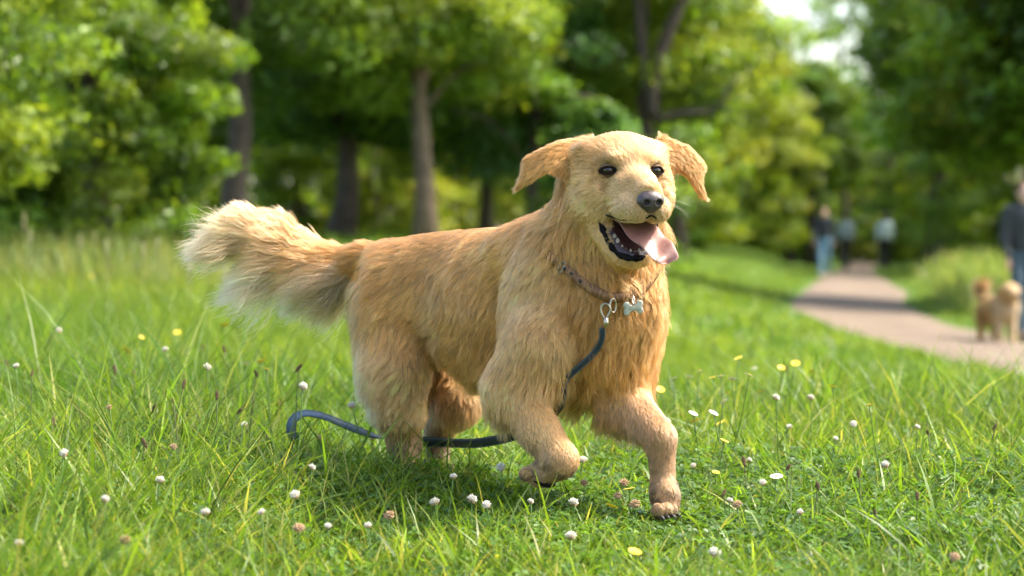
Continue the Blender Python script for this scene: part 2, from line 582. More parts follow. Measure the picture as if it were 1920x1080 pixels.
nearE = [(2330, 800), (2110, 748), (1920, 704), (1750, 666), (1620, 630), (1540, 603), (1480, 573), (1500, 549), (1538, 522), (1585, 498), (1606, 485), (1618, 478)]
farE = [(2480, 720), (2170, 690), (1950, 648), (1830, 620), (1750, 596), (1694, 567), (1704, 549), (1668, 528), (1638, 509), (1652, 493), (1664, 484), (1668, 478)]
A = spline([ground_hit(*q)[:2] for q in nearE], 110); B = spline([ground_hit(*q)[:2] for q in farE], 110)
PATH_C, PATH_W = (A + B) / 2, np.linalg.norm(A - B, axis=1) / 2
t = np.linspace(0, 1, 9)[None, :, None]
Q = A[:, None] * (1 - t) + B[:, None] * t
edge = np.zeros(9); edge[[0, -1]] = -.03
V = np.concatenate([Q, (terr(Q[..., 0], Q[..., 1]) + .022 + edge[None] + .012 * np.sin(np.linspace(0, math.pi, 9))[None])[..., None]], -1).reshape(-1, 3)
i = np.arange(109)[:, None] * 9; j = np.arange(8)[None]
F = np.stack([i + j, i + 9 + j, i + 9 + j + 1, i + j + 1], -1).reshape(-1, 4)
path_m = material('sandy_path', (.165, .120, .080), .95, noise=(1.6, .9, (.115, .080, .052)), bump=(30, .5, .02))
path = mesh_from('path', V, F[:, ::-1], path_m)
tag(path, 'sandy footpath winding away between the trees', 'path', kind='structure')

pk = kdtree.KDTree(len(PATH_C))
for i, q in enumerate(PATH_C): pk.insert((q[0], q[1], 0), i)
pk.balance()
PATH_POLY = np.vstack([A[::3], B[::-3]])
def off_path(x, y, margin=.0):
    """True outside the path"""
    return poly_sd(PATH_POLY, np.asarray(x, float), np.asarray(y, float)) > margin

# ---- grass
grass_m = material('grass_blade', attr='tint', rough=.42, spec=.35, translucent=.5, tcol=(1.3, 1.25, .6))
def blades(name, x, y, h, w, seg, seed, tints, lean=.35, label='green grass', spread=.35):
    rg = np.random.default_rng(seed)
    n = len(x)
    base = np.stack([x, y, terr(x, y) - .01], -1)
    az = rg.uniform(0, 2 * math.pi, n)
    wd = np.stack([np.cos(az), np.sin(az), np.zeros(n)], -1)
    la = rg.uniform(0, 2 * math.pi, n)
    ld = np.stack([np.cos(la), np.sin(la), np.zeros(n)], -1)
    ln = np.abs(rg.normal(0, lean, n)) + .05
    cv = rg.uniform(.2, 1.1, n)
    V = []
    for s in range(seg + 1):
        t = s / seg
        bend = (ln * t + cv * spread * t * t)[:, None] * h[:, None]
        up = h[:, None] * (t - .28 * (ln[:, None]) * t * t)
        c = base + ld * bend + np.array((0, 0, 1.0)) * up
        ww = (w * (1 - t) ** .65 * (.55 + .9 * t if t < .4 else 1))[:, None]
        if s < seg: V += [c - wd * ww, c + wd * ww]
        else: V += [c]
    k = 2 * seg + 1
    V = np.stack(V, 1).reshape(-1, 3)
    o = (np.arange(n) * k)[:, None]
    Fq = [np.concatenate([o + 2 * s, o + 2 * s + 1, o + 2 * s + 3, o + 2 * s + 2], 1) for s in range(seg - 1)]
    Ft = np.concatenate([o + 2 * seg - 2, o + 2 * seg - 1, o + 2 * seg], 1)
    F = ([np.vstack(Fq)] if Fq else []) + [Ft]
    ob = mesh_from(name, V, F, grass_m, smooth=True)
    tn = np.asarray(tints)
    pick = rg.integers(0, len(tn), n)
    c = tn[pick] * (1 + .22 * rg.normal(size=(n, 1))) * (1 + .25 * value_noise(base, .45, seed)[:, None] * np.array((1.2, .7, .8)))
    add_color(ob.data, np.repeat(np.clip(c, .004, .9), k, 0))
    tag(ob, label, 'grass', kind='stuff')
    return ob

G1 = [(0.1102, 0.1939, 0.0168), (0.087, 0.1648, 0.0138), (0.1392, 0.2278, 0.0229), (0.0638, 0.1309, 0.0122), (0.174, 0.252, 0.0344), (0.116, 0.2084, 0.0153), (0.2668, 0.2811, 0.0688), (0.1624, 0.252, 0.0268)]
G2 = [(0.1602, 0.2323, 0.0242), (0.1232, 0.1961, 0.0178), (0.1911, 0.2581, 0.0323), (0.1109, 0.1806, 0.0161)]
def scatter(n, y0, y1, half, extra, seed, power=1.0):
    rg = np.random.default_rng(seed)
    y = y0 + (y1 - y0) * rg.random(n) ** power
    x = (rg.random(n) * 2 - 1) * (half * y + extra)
    return x, y, rg
def height_map(x, y):
    left = 1 - smooth(-.9, -.15, x)
    h = .064 + .072 * left + .05 * smooth(5.6, 8, y) + .04 * smooth(.5, 1.4, x) * smooth(5.0, 6.5, y)
    under = np.exp(-(((x - .28) / .30) ** 2 + ((y - 5.0) / .40) ** 2)) - .9 * np.exp(-(((x + .22) / .20) ** 2 + ((y - 5.28) / .16) ** 2))
    front = np.exp(-(((x - .32) / .22) ** 2 + ((y - 4.75) / .35) ** 2))
    return h * (1 - .35 * under) * (1 - .35 * front) * (1 + .25 * value_noise(np.stack([x, y, 0 * x], -1), .9, 11))

x, y, rg = scatter(95000, 3.2, 7.6, .27, .35, 21)
h = height_map(x, y) * rg.gamma(6, 1 / 6, len(x)); 
blades('near_grass', x, y, h, rg.gamma(5, .00058, len(x)) + .0006, 3, 22, G1, lean=.42, label='short bright green grass around the running dog', spread=.5)
x, y, rg = scatter(26000, 3.2, 7.6, .27, .35, 33)
h = height_map(x, y) * rg.gamma(6, 1 / 6, len(x)) * 1.0
blades('broad_grass', x, y, h, rg.uniform(.0028, .0056, len(x)), 4, 34, G1, lean=.6, label='broad arching grass blades among the short grass near the dog', spread=.9)
x, y, rg = scatter(800, 3.4, 7.4, .27, .3, 35)
m = rg.random(len(x)) < .25 + .75 * (1 - smooth(-.9, .1, x)); m &= ~((x > -.35) & (x < .5) & (y < 5.6)); x, y = x[m], y[m]
blades('grass_stalks', x, y, rg.uniform(.16, .30, len(x)), rg.uniform(.0011, .0018, len(x)), 4, 36, [(.10, .14, .035), (.17, .19, .06), (.07, .11, .03)], lean=.25, label='thin tall grass stalks standing over the lawn near the tail', spread=.35)
x, y, rg = scatter(92000, 7.3, 17, .30, .8, 23)
m = off_path(x, y, .05); x, y = x[m], y[m]
h = (.085 + .08 * (1 - smooth(-2, 0, x)) - .02 * smooth(.8, 2, x)) * rg.gamma(6, 1 / 6, len(x))
blades('middle_grass', x, y, h, rg.uniform(.003, .006, len(x)), 2, 24, G2, label='softly blurred green grass behind the dog', spread=.4)
x, y, rg = scatter(100000, 16, 75, .36, 2.0, 25, 1.3)
m = off_path(x, y, .12); x, y = x[m], y[m]
h = .085 * rg.gamma(6, 1 / 6, len(x)) * (1 + .9 * (1 - smooth(-6, -1, x)))
blades('far_grass', x, y, h, rg.uniform(.010, .022, len(x)), 2, 26, G2, label='distant blurred lawn towards the trees', spread=.4)
# tall flowering grass by the wood edge and on the bank beyond the path
x, y, rg = scatter(16000, 16.5, 25, .23, .3, 27)
m = (x < -.06 * y - .8); x, y = x[m], y[m]
h = rg.uniform(.28, .56, len(x)) * (1 - .35 * smooth(-3, -1.5, x))
blades('tall_grass', x, y, h, rg.uniform(.004, .008, len(x)), 3, 28, [(.19, .24, .07), (.16, .22, .05), (.27, .26, .11)], lean=.2, label='tall pale meadow grass in front of the leafy wood edge', spread=.3)
# pale flowering plumes of that grass
nS = 45
sx, sy, rg = scatter(nS * 4, 14, 25, .23, .3, 31)
m = (sx < -.06 * sy - .8); sx, sy = sx[m][:nS], sy[m][:nS]
sz = terr(sx, sy); parts = []
for q in range(len(sx)):
    hh = rg.uniform(.26, .52); L = rg.uniform(.04, .09)
    parts.append(ball((sx[q], sy[q], sz[q] + hh), (.009, .009, L), None, 5, 4))
    parts.append(tube([(sx[q], sy[q], sz[q]), (sx[q], sy[q], sz[q] + hh)], .003, 3, cap=False))
V, F = join(parts)
pl = mesh_from('grass_plumes', V, F, material('plume', (.42, .38, .20), .8, translucent=.3))
tag(pl, 'pale seed plumes on the tall grass at the wood edge', 'grass', kind='stuff')
x, y, rg = scatter(26000, 24, 60, .24, 1.0, 29)
xr = (np.interp(y, PATH_C[::-1, 1], PATH_C[::-1, 0]) if False else x)
m = off_path(x, y, .5) & (x > .155 * y); x, y = x[m], y[m]
D = np.array([pk.find((a, b, 0))[2] for a, b in zip(x, y)])
right = np.array([a > PATH_C[pk.find((a, b, 0))[1]][0] for a, b in zip(x, y)])
x, y = x[right], y[right]
h = rg.uniform(.25, .55, len(x))
blades('bank_grass', x, y, h, rg.uniform(.010, .020, len(x)), 2, 30, [(.20, .26, .07), (.17, .25, .05), (.26, .28, .10)], lean=.25, label='long yellowish grass on the bank beyond the path', spread=.3)

# clover leaves low between the blades
def clover(n, seed):
    rg = np.random.default_rng(seed)
    y = rg.uniform(3.3, 6.6, n); x = (rg.random(n) * 2 - 1) * (.26 * y + .3)
    m = rg.random(n) < (.25 + .75 * smooth(-.2, .5, value_noise(np.stack([x, y, 0 * x], -1), .8, 6))) * (1 - .8 * smooth(5.4, 6.6, y))
    x, y = x[m], y[m]; n = len(x)
    z = terr(x, y) + height_map(x, y) * rg.uniform(.35, .85, n)
    nr = nrm(np.stack([rg.normal(0, .35, n), rg.normal(0, .35, n), np.ones(n)], -1))
    a0 = rg.uniform(0, 6.28, n); R = rg.uniform(.006, .013, n)
    ux = nrm(np.cross(nr, np.array((.3, 1, .1)))); uy = np.cross(nr, ux)
    prof = np.array([(0, 0), (.55, .42), (1.05, .48), (1.35, .18), (1.35, -.18), (1.05, -.48), (.55, -.42)])
    Vs, cup = [], np.array([0, .12, .1, .0, .0, .1, .12])
    for k in range(3):
        a = a0 + k * 2.094
        dx = np.cos(a)[:, None] * ux + np.sin(a)[:, None] * uy; dy = np.cross(nr, dx)
        Vs.append(np.stack([x, y, z], -1)[:, None] + R[:, None, None] * (prof[None, :, :1] * dx[:, None] + prof[None, :, 1:] * dy[:, None] + cup[None, :, None] * nr[:, None]))
    V = np.stack(Vs, 1).reshape(-1, 3)
    o = (np.arange(n * 3) * 7)[:, None]
    F = [np.concatenate([o, o + 1, o + 2, o + 3], 1), np.concatenate([o, o + 3, o + 4], 1), np.concatenate([o, o + 4, o + 5, o + 6], 1)]
    F = [np.vstack([F[0], F[2]]), F[1]]
    ob = mesh_from('clover_leaves', V, F, grass_m)
    c = np.array(((.085, .175, .026), (.11, .205, .03), (.07, .15, .026)))[rg.integers(0, 3, n)] * (1 + .2 * rg.normal(size=(n, 1)))
    add_color(ob.data, np.repeat(np.clip(c, .01, .5), 21, 0))
    tag(ob, 'low clover leaves carpeting the grass around the dog', 'clover', kind='stuff')
clover(52000, 41)
# ------------------------------------------------------------------ trees and shrubs
leaf_m = material('tree_leaf', attr='tint', rough=.45, spec=.4, translucent=.5, tcol=(1.35, 1.25, .5))
bark_m = material('bark_brown', (.055, .038, .027), .95, noise=(6, .8, (.105, .08, .058)), bump=(14, 1.0, .06))
bark2_m = material('bark_sunlit', (.20, .135, .085), .95, noise=(5, .8, (.11, .075, .05)), bump=(14, 1.0, .05))  # lighter bark copy, sunlight on one trunk put into its colour

def leaf_cloud(cen, rad, per, size, seed, tints, flat=.55, out=None):
    """rhombic leaves in clumps around the centres; out = crown centre for the outward tilt"""
    rg = np.random.default_rng(seed)
    n = len(cen) * per
    ci = np.repeat(np.arange(len(cen)), per)
    r = np.asarray(rad)[ci]
    g = rg.normal(size=(n, 3)); g = nrm(g) * (rg.random(n) ** .45)[:, None]
    p = cen[ci] + g * r[:, None] * np.array((1, 1, flat))
    nr = nrm(rg.normal(0, .55, (n, 3)) + np.array((0, 0, .75)) + (nrm(p - out) * .5 if out is not None else 0))
    dr = rg.normal(size=(n, 3)) + np.array((0, 0, -.5)); dr = nrm(dr - nr * (dr * nr).sum(1, keepdims=True))
    sd = np.cross(nr, dr)
    s = size * rg.uniform(.65, 1.3, n)[:, None]
    V = np.stack([p - dr * s, p - dr * s * .1 + sd * s * .48 - nr * s * .08, p + dr * s, p - dr * s * .1 - sd * s * .48 - nr * s * .08], 1).reshape(-1, 3)
    F = np.arange(n * 4).reshape(-1, 4)
    tn = np.asarray(tints)
    c = tn[rg.integers(0, len(tn), len(cen))][ci] * (1 + .18 * rg.normal(size=(len(cen), 1)))[ci] * (1 + .22 * rg.normal(size=(n, 1)))
    return V, F, np.repeat(np.clip(c, .006, .7), 4, 0)

DEEP = [(0.0993, 0.1721, 0.0206), (0.1275, 0.2126, 0.0227), (0.156, 0.243, 0.0288)]
MID = [(0.1263, 0.2179, 0.0187), (0.1579, 0.2502, 0.0221), (0.1052, 0.1938, 0.0204)]
FRESH = [(0.1912, 0.27, 0.0262), (0.2261, 0.2902, 0.0281), (0.1479, 0.2295, 0.0224)]
YELL = [(0.2356, 0.2851, 0.0264), (0.2079, 0.2722, 0.0246), (0.2772, 0.2981, 0.0396)]
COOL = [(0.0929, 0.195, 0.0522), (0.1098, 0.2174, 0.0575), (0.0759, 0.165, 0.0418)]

def crown_mesh(name, R, z0, z1, nc, per, size, crad, seed, tints, shell=.55, low=1.0):
    """leaf mass between the heights z0 and z1; R radius, widest at a third of the height"""
    rg = np.random.default_rng(seed)
    t = rg.random(nc) ** low
    prof = np.sin(np.clip(.22 + t * .80, 0, 1) * math.pi) ** .7
    a = rg.uniform(0, 2 * math.pi, nc); rr = R * prof * (shell + (1 - shell) * rg.random(nc)) * rg.uniform(.75, 1.12, nc)
    cen = np.stack([np.cos(a) * rr, np.sin(a) * rr, z0 + (z1 - z0) * t], -1)
    cr = crad * rg.uniform(.6, 1.35, nc)
    V, F, C = leaf_cloud(cen, cr, per, size, seed + 1, tints, out=np.array((0, 0, (z0 + z1) / 2 - .5)))
    me = mesh_from(name, V, F, leaf_m, smooth=False)
    add_color(me.data, C)
    d = me.data
    bpy.data.objects.remove(me)
    return d, cen

def trunk_mesh(name, r, h, seed, cen, bare=1.6, nb=9, fork=None, mat=None):
    """tapered, slightly crooked trunk with limbs that run out to clump centres of the crown"""
    rg = np.random.default_rng(seed)
    k = 14
    zz = np.linspace(0, h, k)
    off = np.cumsum(rg.normal(0, .05, (k, 2)), 0) * (r / .15) ** .5; off -= off[0]
    C = np.stack([off[:, 0], off[:, 1], zz], -1)
    rad = r * (1 - .75 * (zz / h)) * (1 + .55 * np.exp(-zz / (.9 * r + .12)))
    parts = [tube(C, rad, 12)]
    if fork:
        for f in fork:
            parts.append(tube(spline(f[0], 12), np.linspace(f[1], f[1] * .35, 12), 8))
    up = cen[cen[:, 2] > bare]
    for q in (up[rg.choice(len(up), min(nb, len(up)), replace=False)] if len(up) else []):
        zb = np.clip(q[2] - rg.uniform(.5, 1.6), bare * .8, h * .9)
        s = np.array((np.interp(zb, zz, C[:, 0]), np.interp(zb, zz, C[:, 1]), zb))
        mid = (s + q) / 2 + np.array((0, 0, .25))
        parts.append(tube(spline([s, mid, q], 9), np.linspace(np.interp(zb, zz, rad) * .45, .012, 9), 7))
    V, F = join(parts)
    ob = mesh_from(name, V, F, mat or bark_m)
    d = ob.data; bpy.data.objects.remove(ob)
    return d

def put_tree(name, label, cat, x, y, crown, trunk, rz=0, sc=1.0, group=None, sink=.05, back=0.0):
    t = empty(name, (x, y, float(terr(x, y)) - sink), label, cat, group)
    t.rotation_euler = (0, 0, rz); t.scale = (sc, sc, sc)
    for nm, d in (('trunk', trunk), ('crown', crown)):
        if d is None: continue
        o = bpy.data.objects.new(nm, d); COL.objects.link(o); o.parent = t
        if nm == 'crown': o.location = (0, back, 0)
    return t

def at_px(u, d): return (u - 960) / FPX * d, d

# wood edge, leafy to the ground, on the far left
c, cen = crown_mesh('edge_crown', 1.15, .15, 6.5, 260, 230, .046, .32, 101, FRESH + MID + MID, low=1.25)
x, y = at_px(175, 20.5)
put_tree('broadleaf_tree', 'big bright green broadleaf tree with leaves to the ground beside the tail', 'tree', x, y, c, trunk_mesh('edge_trunk', .13, 6, 102, cen))
c, cen = crown_mesh('edge_crown', 1.3, .9, 5.5, 150, 210, .042, .34, 103, FRESH + FRESH + MID, low=1.2)
x, y = at_px(-150, 16.5)
put_tree('broadleaf_tree', 'fresh green tree whose leafy sprays reach in at the picture edge beside tall grass', 'tree', x, y, c, trunk_mesh('edge_trunk', .11, 5, 104, cen))
c, cen = crown_mesh('edge_crown', 1.5, .0, 6.0, 170, 200, .058, .45, 105, DEEP + MID, low=1.2)
x, y = at_px(20, 25)
put_tree('broadleaf_tree', 'dark green tree filling the gaps behind the bright wood edge tree', 'tree', x, y, c, trunk_mesh('edge_trunk', .14, 6, 106, cen))

# woodland trees with bare lower trunks behind the dog
spec = [  # u, depth, trunk radius, crown radius, crown from, tints, label, bark
    (455, 29, .155, 2.6, 2.35, DEEP + MID, 'dark thick trunk tree nearest the raised tail tip', bark_m),
    (637, 33, .150, 2.4, 1.55, COOL + MID, 'woodland tree with dark trunk above the middle of the tail', bark_m),
    (797, 30, .125, 2.2, 1.9, MID + FRESH, 'woodland tree with sunlit pale brown trunk above the dog rump', bark2_m),
    (910, 37, .100, 2.3, 1.6, MID + YELL, 'slim grey trunk tree above the middle of the dog back', bark_m),
    (1000, 34, .10, 2.2, 1.2, COOL + MID, 'leafy tree just behind the ear on the tail side of the head', bark_m),
    (330, 36, .12, 2.0, 1.2, DEEP + MID, 'deep green shaded tree between wood edge and dark trunk', bark_m),
]
for k, (u, d, r, R, z0, tn, lab, bk) in enumerate(spec):
    c, cen = crown_mesh('wood_crown', R, z0, 8.5, 190, 170, .062, .48, 200 + k * 3, tn, shell=.35, low=1.6)
    x, y = at_px(u, d)
    put_tree('woodland_tree', lab, 'tree', x, y, c, trunk_mesh('wood_trunk', r, 8.5, 201 + k * 3, cen, bare=z0 + .2, mat=bk), back=.9, group='trees with bare trunks at the wood edge')

# forked tree above the head
c, cen = crown_mesh('fork_crown', 2.1, 2.4, 9, 210, 180, .062, .5, 301, FRESH + MID + YELL, shell=.35, low=1.5)
x, y = at_px(1222, 33)
fk = [([(0, 0, 2.2), (.05, 0, 2.8), (.35, .1, 3.6), (.75, .2, 4.6)], .10), ([(0, 0, 2.3), (-.12, .1, 3.0), (-.22, .1, 4.2), (-.3, .2, 5.5)], .09),
      ([(.02, 0, 2.15), (.45, -.1, 2.25), (.85, -.1, 2.3), (1.15, -.2, 2.75)], .06)]
put_tree('forked_tree', 'grey brown tree whose trunk forks above the dog head', 'tree', x, y, c, trunk_mesh('fork_trunk', .165, 3.2, 302, cen, bare=2.2, nb=4, fork=fk), back=1.5)

# shrubs and low leafy trees
shr = [  # u, depth, radius, top, n, tints, label
    (1120, 31, 1.0, 2.1, 90, MID + COOL, 'dark green shrub under the forked trunk, behind the ear'),
    (1270, 66, 2.0, 4.6, 110, FRESH + MID, 'leafy green shrub beside the dog cheek'),
    (1405, 78, 2.5, 7.4, 190, FRESH + YELL + FRESH, 'bright yellow green bushy tree between dog and walkers'),
    (1330, 86, 2.8, 9.5, 150, FRESH + MID, 'tall fresh green tree behind the bright bushy tree'),
    (700, 40, 1.4, 2.9, 100, YELL + YELL + FRESH, 'sunlit yellow green bush glowing between the trunks over the tail'),
    (860, 44, 1.6, 3.6, 110, YELL + YELL + FRESH, 'sunlit yellow bush glowing between the trunks over the back'),
    (560, 41, 1.2, 2.8, 90, FRESH + MID, 'shaded green bush between the two dark trunks'),
    (1060, 42, 1.5, 3.5, 90, FRESH + YELL, 'bright bush in the gap behind the dog neck'),
    (1625, 96, 2.2, 5.2, 110, YELL + MID, 'olive bush at the far end of the path behind the walkers'),
    (1470, 92, 1.9, 4.4, 100, DEEP + MID, 'dark bush left of the far path end behind the walker in jeans'),
    (1720, 92, 2.0, 4.0, 100, DEEP + MID, 'dark undergrowth on the bank beyond the far walkers'),
    (1900, 64, 2.9, 5.6, 170, MID + DEEP, 'dense green shrub behind the walker at the picture edge'),
    (1790, 80, 2.6, 5.0, 130, MID + FRESH, 'green shrub on the bank over the small dog'),
    (2080, 62, 2.2, 5.5, 120, MID + DEEP, 'dense shrub at the edge of the path bend, mostly out of view'),
]
for k, (u, d, R, top, nc, tn, lab) in enumerate(shr):
    c, cen = crown_mesh('shrub_crown', R, .05, top, nc, 150, .052 if d < 45 else .085, .34 if d < 45 else .55, 400 + k * 3, tn, shell=.45)
    x, y = at_px(u, d)
    put_tree('shrub', lab, 'shrub', x, y, c, trunk_mesh('shrub_stem', .05, top * .7, 401 + k * 3, cen, bare=.3, nb=6), group='shrubs along the wood edge')

# trees beside and beyond the path
far = [  # u, depth, trunk r, R, z0, top, tints, label
    (1752, 70, .27, 2.4, 5.2, 12, MID + DEEP, 'tree with bare grey leaning trunk on the bank beyond the path'),
    (1930, 40, .20, 3.1, 2.4, 11, DEEP + MID, 'tall dark green tree above the walker at the picture edge'),
    (2010, 37, .14, 2.3, 3.0, 9, MID + YELL + DEEP, 'overhanging tree with yellowish leaves high over the bank'),
    (1525, 85, .24, 2.2, 3.0, 7.0, MID + DEEP, 'dark trunk tree behind the walker in jeans'),
    (1400, 95, .25, 2.8, 2.0, 8.4, MID + FRESH, 'pale far tree seen left of the sky gap'),
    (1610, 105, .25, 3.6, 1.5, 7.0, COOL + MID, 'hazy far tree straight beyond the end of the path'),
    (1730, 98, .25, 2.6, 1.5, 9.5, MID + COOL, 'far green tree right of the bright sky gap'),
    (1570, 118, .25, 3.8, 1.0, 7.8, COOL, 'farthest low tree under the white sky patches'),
    (1270, 60, .2, 2.6, 2.5, 11, FRESH + MID + YELL, 'tall fresh green tree above and behind the forked tree'),
    (1130, 55, .2, 3.4, 2.0, 11, FRESH + MID, 'tall bright green tree behind the forked trunk'),
    (960, 58, .2, 3.4, 2.0, 11, MID + FRESH, 'tall green tree far behind the dog shoulders'),
    (760, 60, .2, 3.4, 2.0, 11, FRESH + YELL, 'tall sunlit tree far behind the dog rump'),
    (560, 56, .2, 3.4, 2.0, 11, MID + DEEP, 'tall shaded tree far behind the middle of the tail'),
    (330, 52, .2, 3.2, 1.5, 11, DEEP, 'tall dark tree far behind the wood edge'),
]
for k, (u, d, r, R, z0, top, tn, lab) in enumerate(far):
    c, cen = crown_mesh('tall_crown', R, z0, top, 170, 110, .13, .75, 600 + k * 3, tn, shell=.35, low=1.3)
    x, y = at_px(u, d)
    t = put_tree('tall_tree', lab, 'tree', x, y, c, trunk_mesh('tall_trunk', r, top, 601 + k * 3, cen, bare=z0 + .3), group='tall trees farther back')

c, cen = crown_mesh('sparse_crown', 2.6, 4.6, 10.5, 46, 60, .12, .6, 690, MID + COOL, shell=.2)
x, y = at_px(1480, 84)
put_tree('tall_tree', 'thin sparse tree between the bright bushy tree and the sky gap', 'tree', x, y, c, trunk_mesh('tall_trunk', .14, 9, 692, cen, bare=4.8), rz=2.0, group='tall trees farther back')
x, y = at_px(1660, 92)
put_tree('tall_tree', 'thin sparse tree on the path bank under the topmost sky patches', 'tree', x, y, c, trunk_mesh('tall_trunk', .14, 9, 693, cen, bare=4.8), rz=4.0, sc=1.08, group='tall trees farther back')
x, y = at_px(1585, 88)
put_tree('tall_tree', 'thin tree with sparse leaves against the white sky gap', 'tree', x, y, c, trunk_mesh('tall_trunk', .14, 9, 691, cen, bare=4.8), group='tall trees farther back')

# the wood behind, one dark mass of leaves and undergrowth
rg = np.random.default_rng(77)
nb = 1150
bx = rg.uniform(-46, 50, nb); by = rg.uniform(66, 90, nb) + np.abs(bx) * .1
keepm = ~((bx / by * FPX + 960 > 1370) & (bx / by * FPX + 960 < 1740))
bx, by = bx[keepm], by[keepm]
bz = terr(bx, by) + rg.uniform(0, 11, len(bx))
V, F, C = leaf_cloud(np.stack([bx, by, bz], -1), rg.uniform(.9, 1.9, len(bx)), 90, .26, 78, MID + FRESH + YELL, flat=.8)
wd = mesh_from('woodland', V, F, leaf_m, smooth=False); add_color(wd.data, C)
tag(wd, 'dense dark green wood closing the view behind the trees', 'woodland', kind='stuff')
rg = np.random.default_rng(79)
nb = 260
bu = rg.uniform(1300, 1800, nb); by = rg.uniform(122, 140, nb); bx = (bu - 960) / FPX * by
bz = terr(bx, by) + rg.random(nb) * np.interp(bu, [1300, 1400, 1500, 1560, 1650, 1700, 1800], [9, 8.5, 7.5, 7.2, 7.2, 8.5, 11])
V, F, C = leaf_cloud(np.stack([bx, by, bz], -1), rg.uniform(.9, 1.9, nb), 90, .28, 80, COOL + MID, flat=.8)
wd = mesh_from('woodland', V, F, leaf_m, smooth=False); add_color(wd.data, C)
tag(wd, 'far pale green wood beyond the end of the path', 'woodland', kind='stuff')
# more of the same wood at both sides, for anyone who steps aside
c, cen = crown_mesh('side_crown', 3.0, .3, 9, 170, 120, .10, .6, 880, MID + FRESH, shell=.4, low=1.3)
tk = trunk_mesh('side_trunk', .2, 9, 881, cen, bare=1.0)
for k, (u, d, lab) in enumerate(((2230, 60, 'leafy tree beyond the path bend outside the view'), (2440, 68, 'second leafy tree beyond the path bend outside the view'), (2680, 62, 'third leafy tree beyond the path bend outside the view'),
                                 (-260, 40, 'leafy tree behind the wood edge outside the view'), (-560, 44, 'second leafy tree behind the wood edge outside the view'))):
    x, y = at_px(u, d)
    put_tree('broadleaf_tree', lab, 'tree', x, y, c, tk, rz=k * 1.3, group='leafy trees beside the view')
# park trees beside the meadow whose shade falls across the grass
c, cen = crown_mesh('park_crown', 3.2, 4.5, 11, 120, 110, .12, .8, 900, MID, shell=.4)
tk = trunk_mesh('park_trunk', .22, 10, 901, cen, bare=4.6)
for x, y, rz, lab in ((11.8, 13.5, 0, 'park tree standing beside the meadow just outside the view'), (17.5, 36.0, 2, 'park tree by the near path outside the view')):
    put_tree('park_tree', lab, 'tree', x, y, c, tk, rz=rz, group='park trees beside the meadow')
# ------------------------------------------------------------------ the golden retriever
YAW = math.radians(42)
DF = np.array((math.cos(YAW), -math.sin(YAW), 0.0))          # forward
DR = np.array((-math.sin(YAW), -math.cos(YAW), 0.0))         # the dog's right, towards the camera
DU = np.array((0.0, 0.0, 1.0))
DA = np.stack([DF, DR, DU], 1)
HY, HP = math.radians(16), math.radians(3)
HF = np.array((math.sin(HY) * math.cos(HP), -math.cos(HY) * math.cos(HP), -math.sin(HP)))
HL = np.array((math.cos(HY), math.sin(HY), 0.0))
HU = np.cross(HL, HF) * -1
HU = HU if HU[2] > 0 else -HU
HA = np.stack([HF, HL, HU], 1)
E0 = P(1185, 320, 4.92)
def H(f, l, u): return E0 + HF * f + HL * l + HU * u

GOLD, DARK, LIGHT, CREAM, WHITE = (.56, .275, .065), (.38, .165, .034), (.65, .385, .135), (.74, .51, .235), (.85, .72, .50)
TAN = (.48, .29, .14)
RICH = (.53, .265, .066)
GOLD, DARK, LIGHT, CREAM, WHITE, TAN, RICH = [tuple(min(.93, c * f) for c, f in zip(q, (1.15, 1.06, 1.04))) for q in (GOLD, DARK, LIGHT, CREAM, WHITE, TAN, RICH)]
def fur(ln, comb, col, lift=.3, den=1.0, wave=.3): return dict(len=ln, comb=comb, col=col, lift=lift, den=den, wave=wave)
BACK, DOWN = -DF, -DU
def away(c, bias=(0, 0, 0)):
    c = np.asarray(c); b = np.asarray(bias, float)
    return lambda p: nrm(nrm(p - c) + b)
NOSE = H(.125, 0, -.05)

def ell(c, r, f, A=DA, k=.05): return Shape('ell', c=c, r=r, A=A, fur=f, k=k)
def cone(a, b, ra, rb, f, k=.04): return Shape('cone', a=a, b=b, ra=ra, rb=rb, fur=f, k=k)
def tilt(A, deg, ax):
    """rotate the frame A about its own axis ax"""
    R = np.array(Matrix.Rotation(math.radians(deg), 3, 'XYZ'[ax]))
    return A @ R

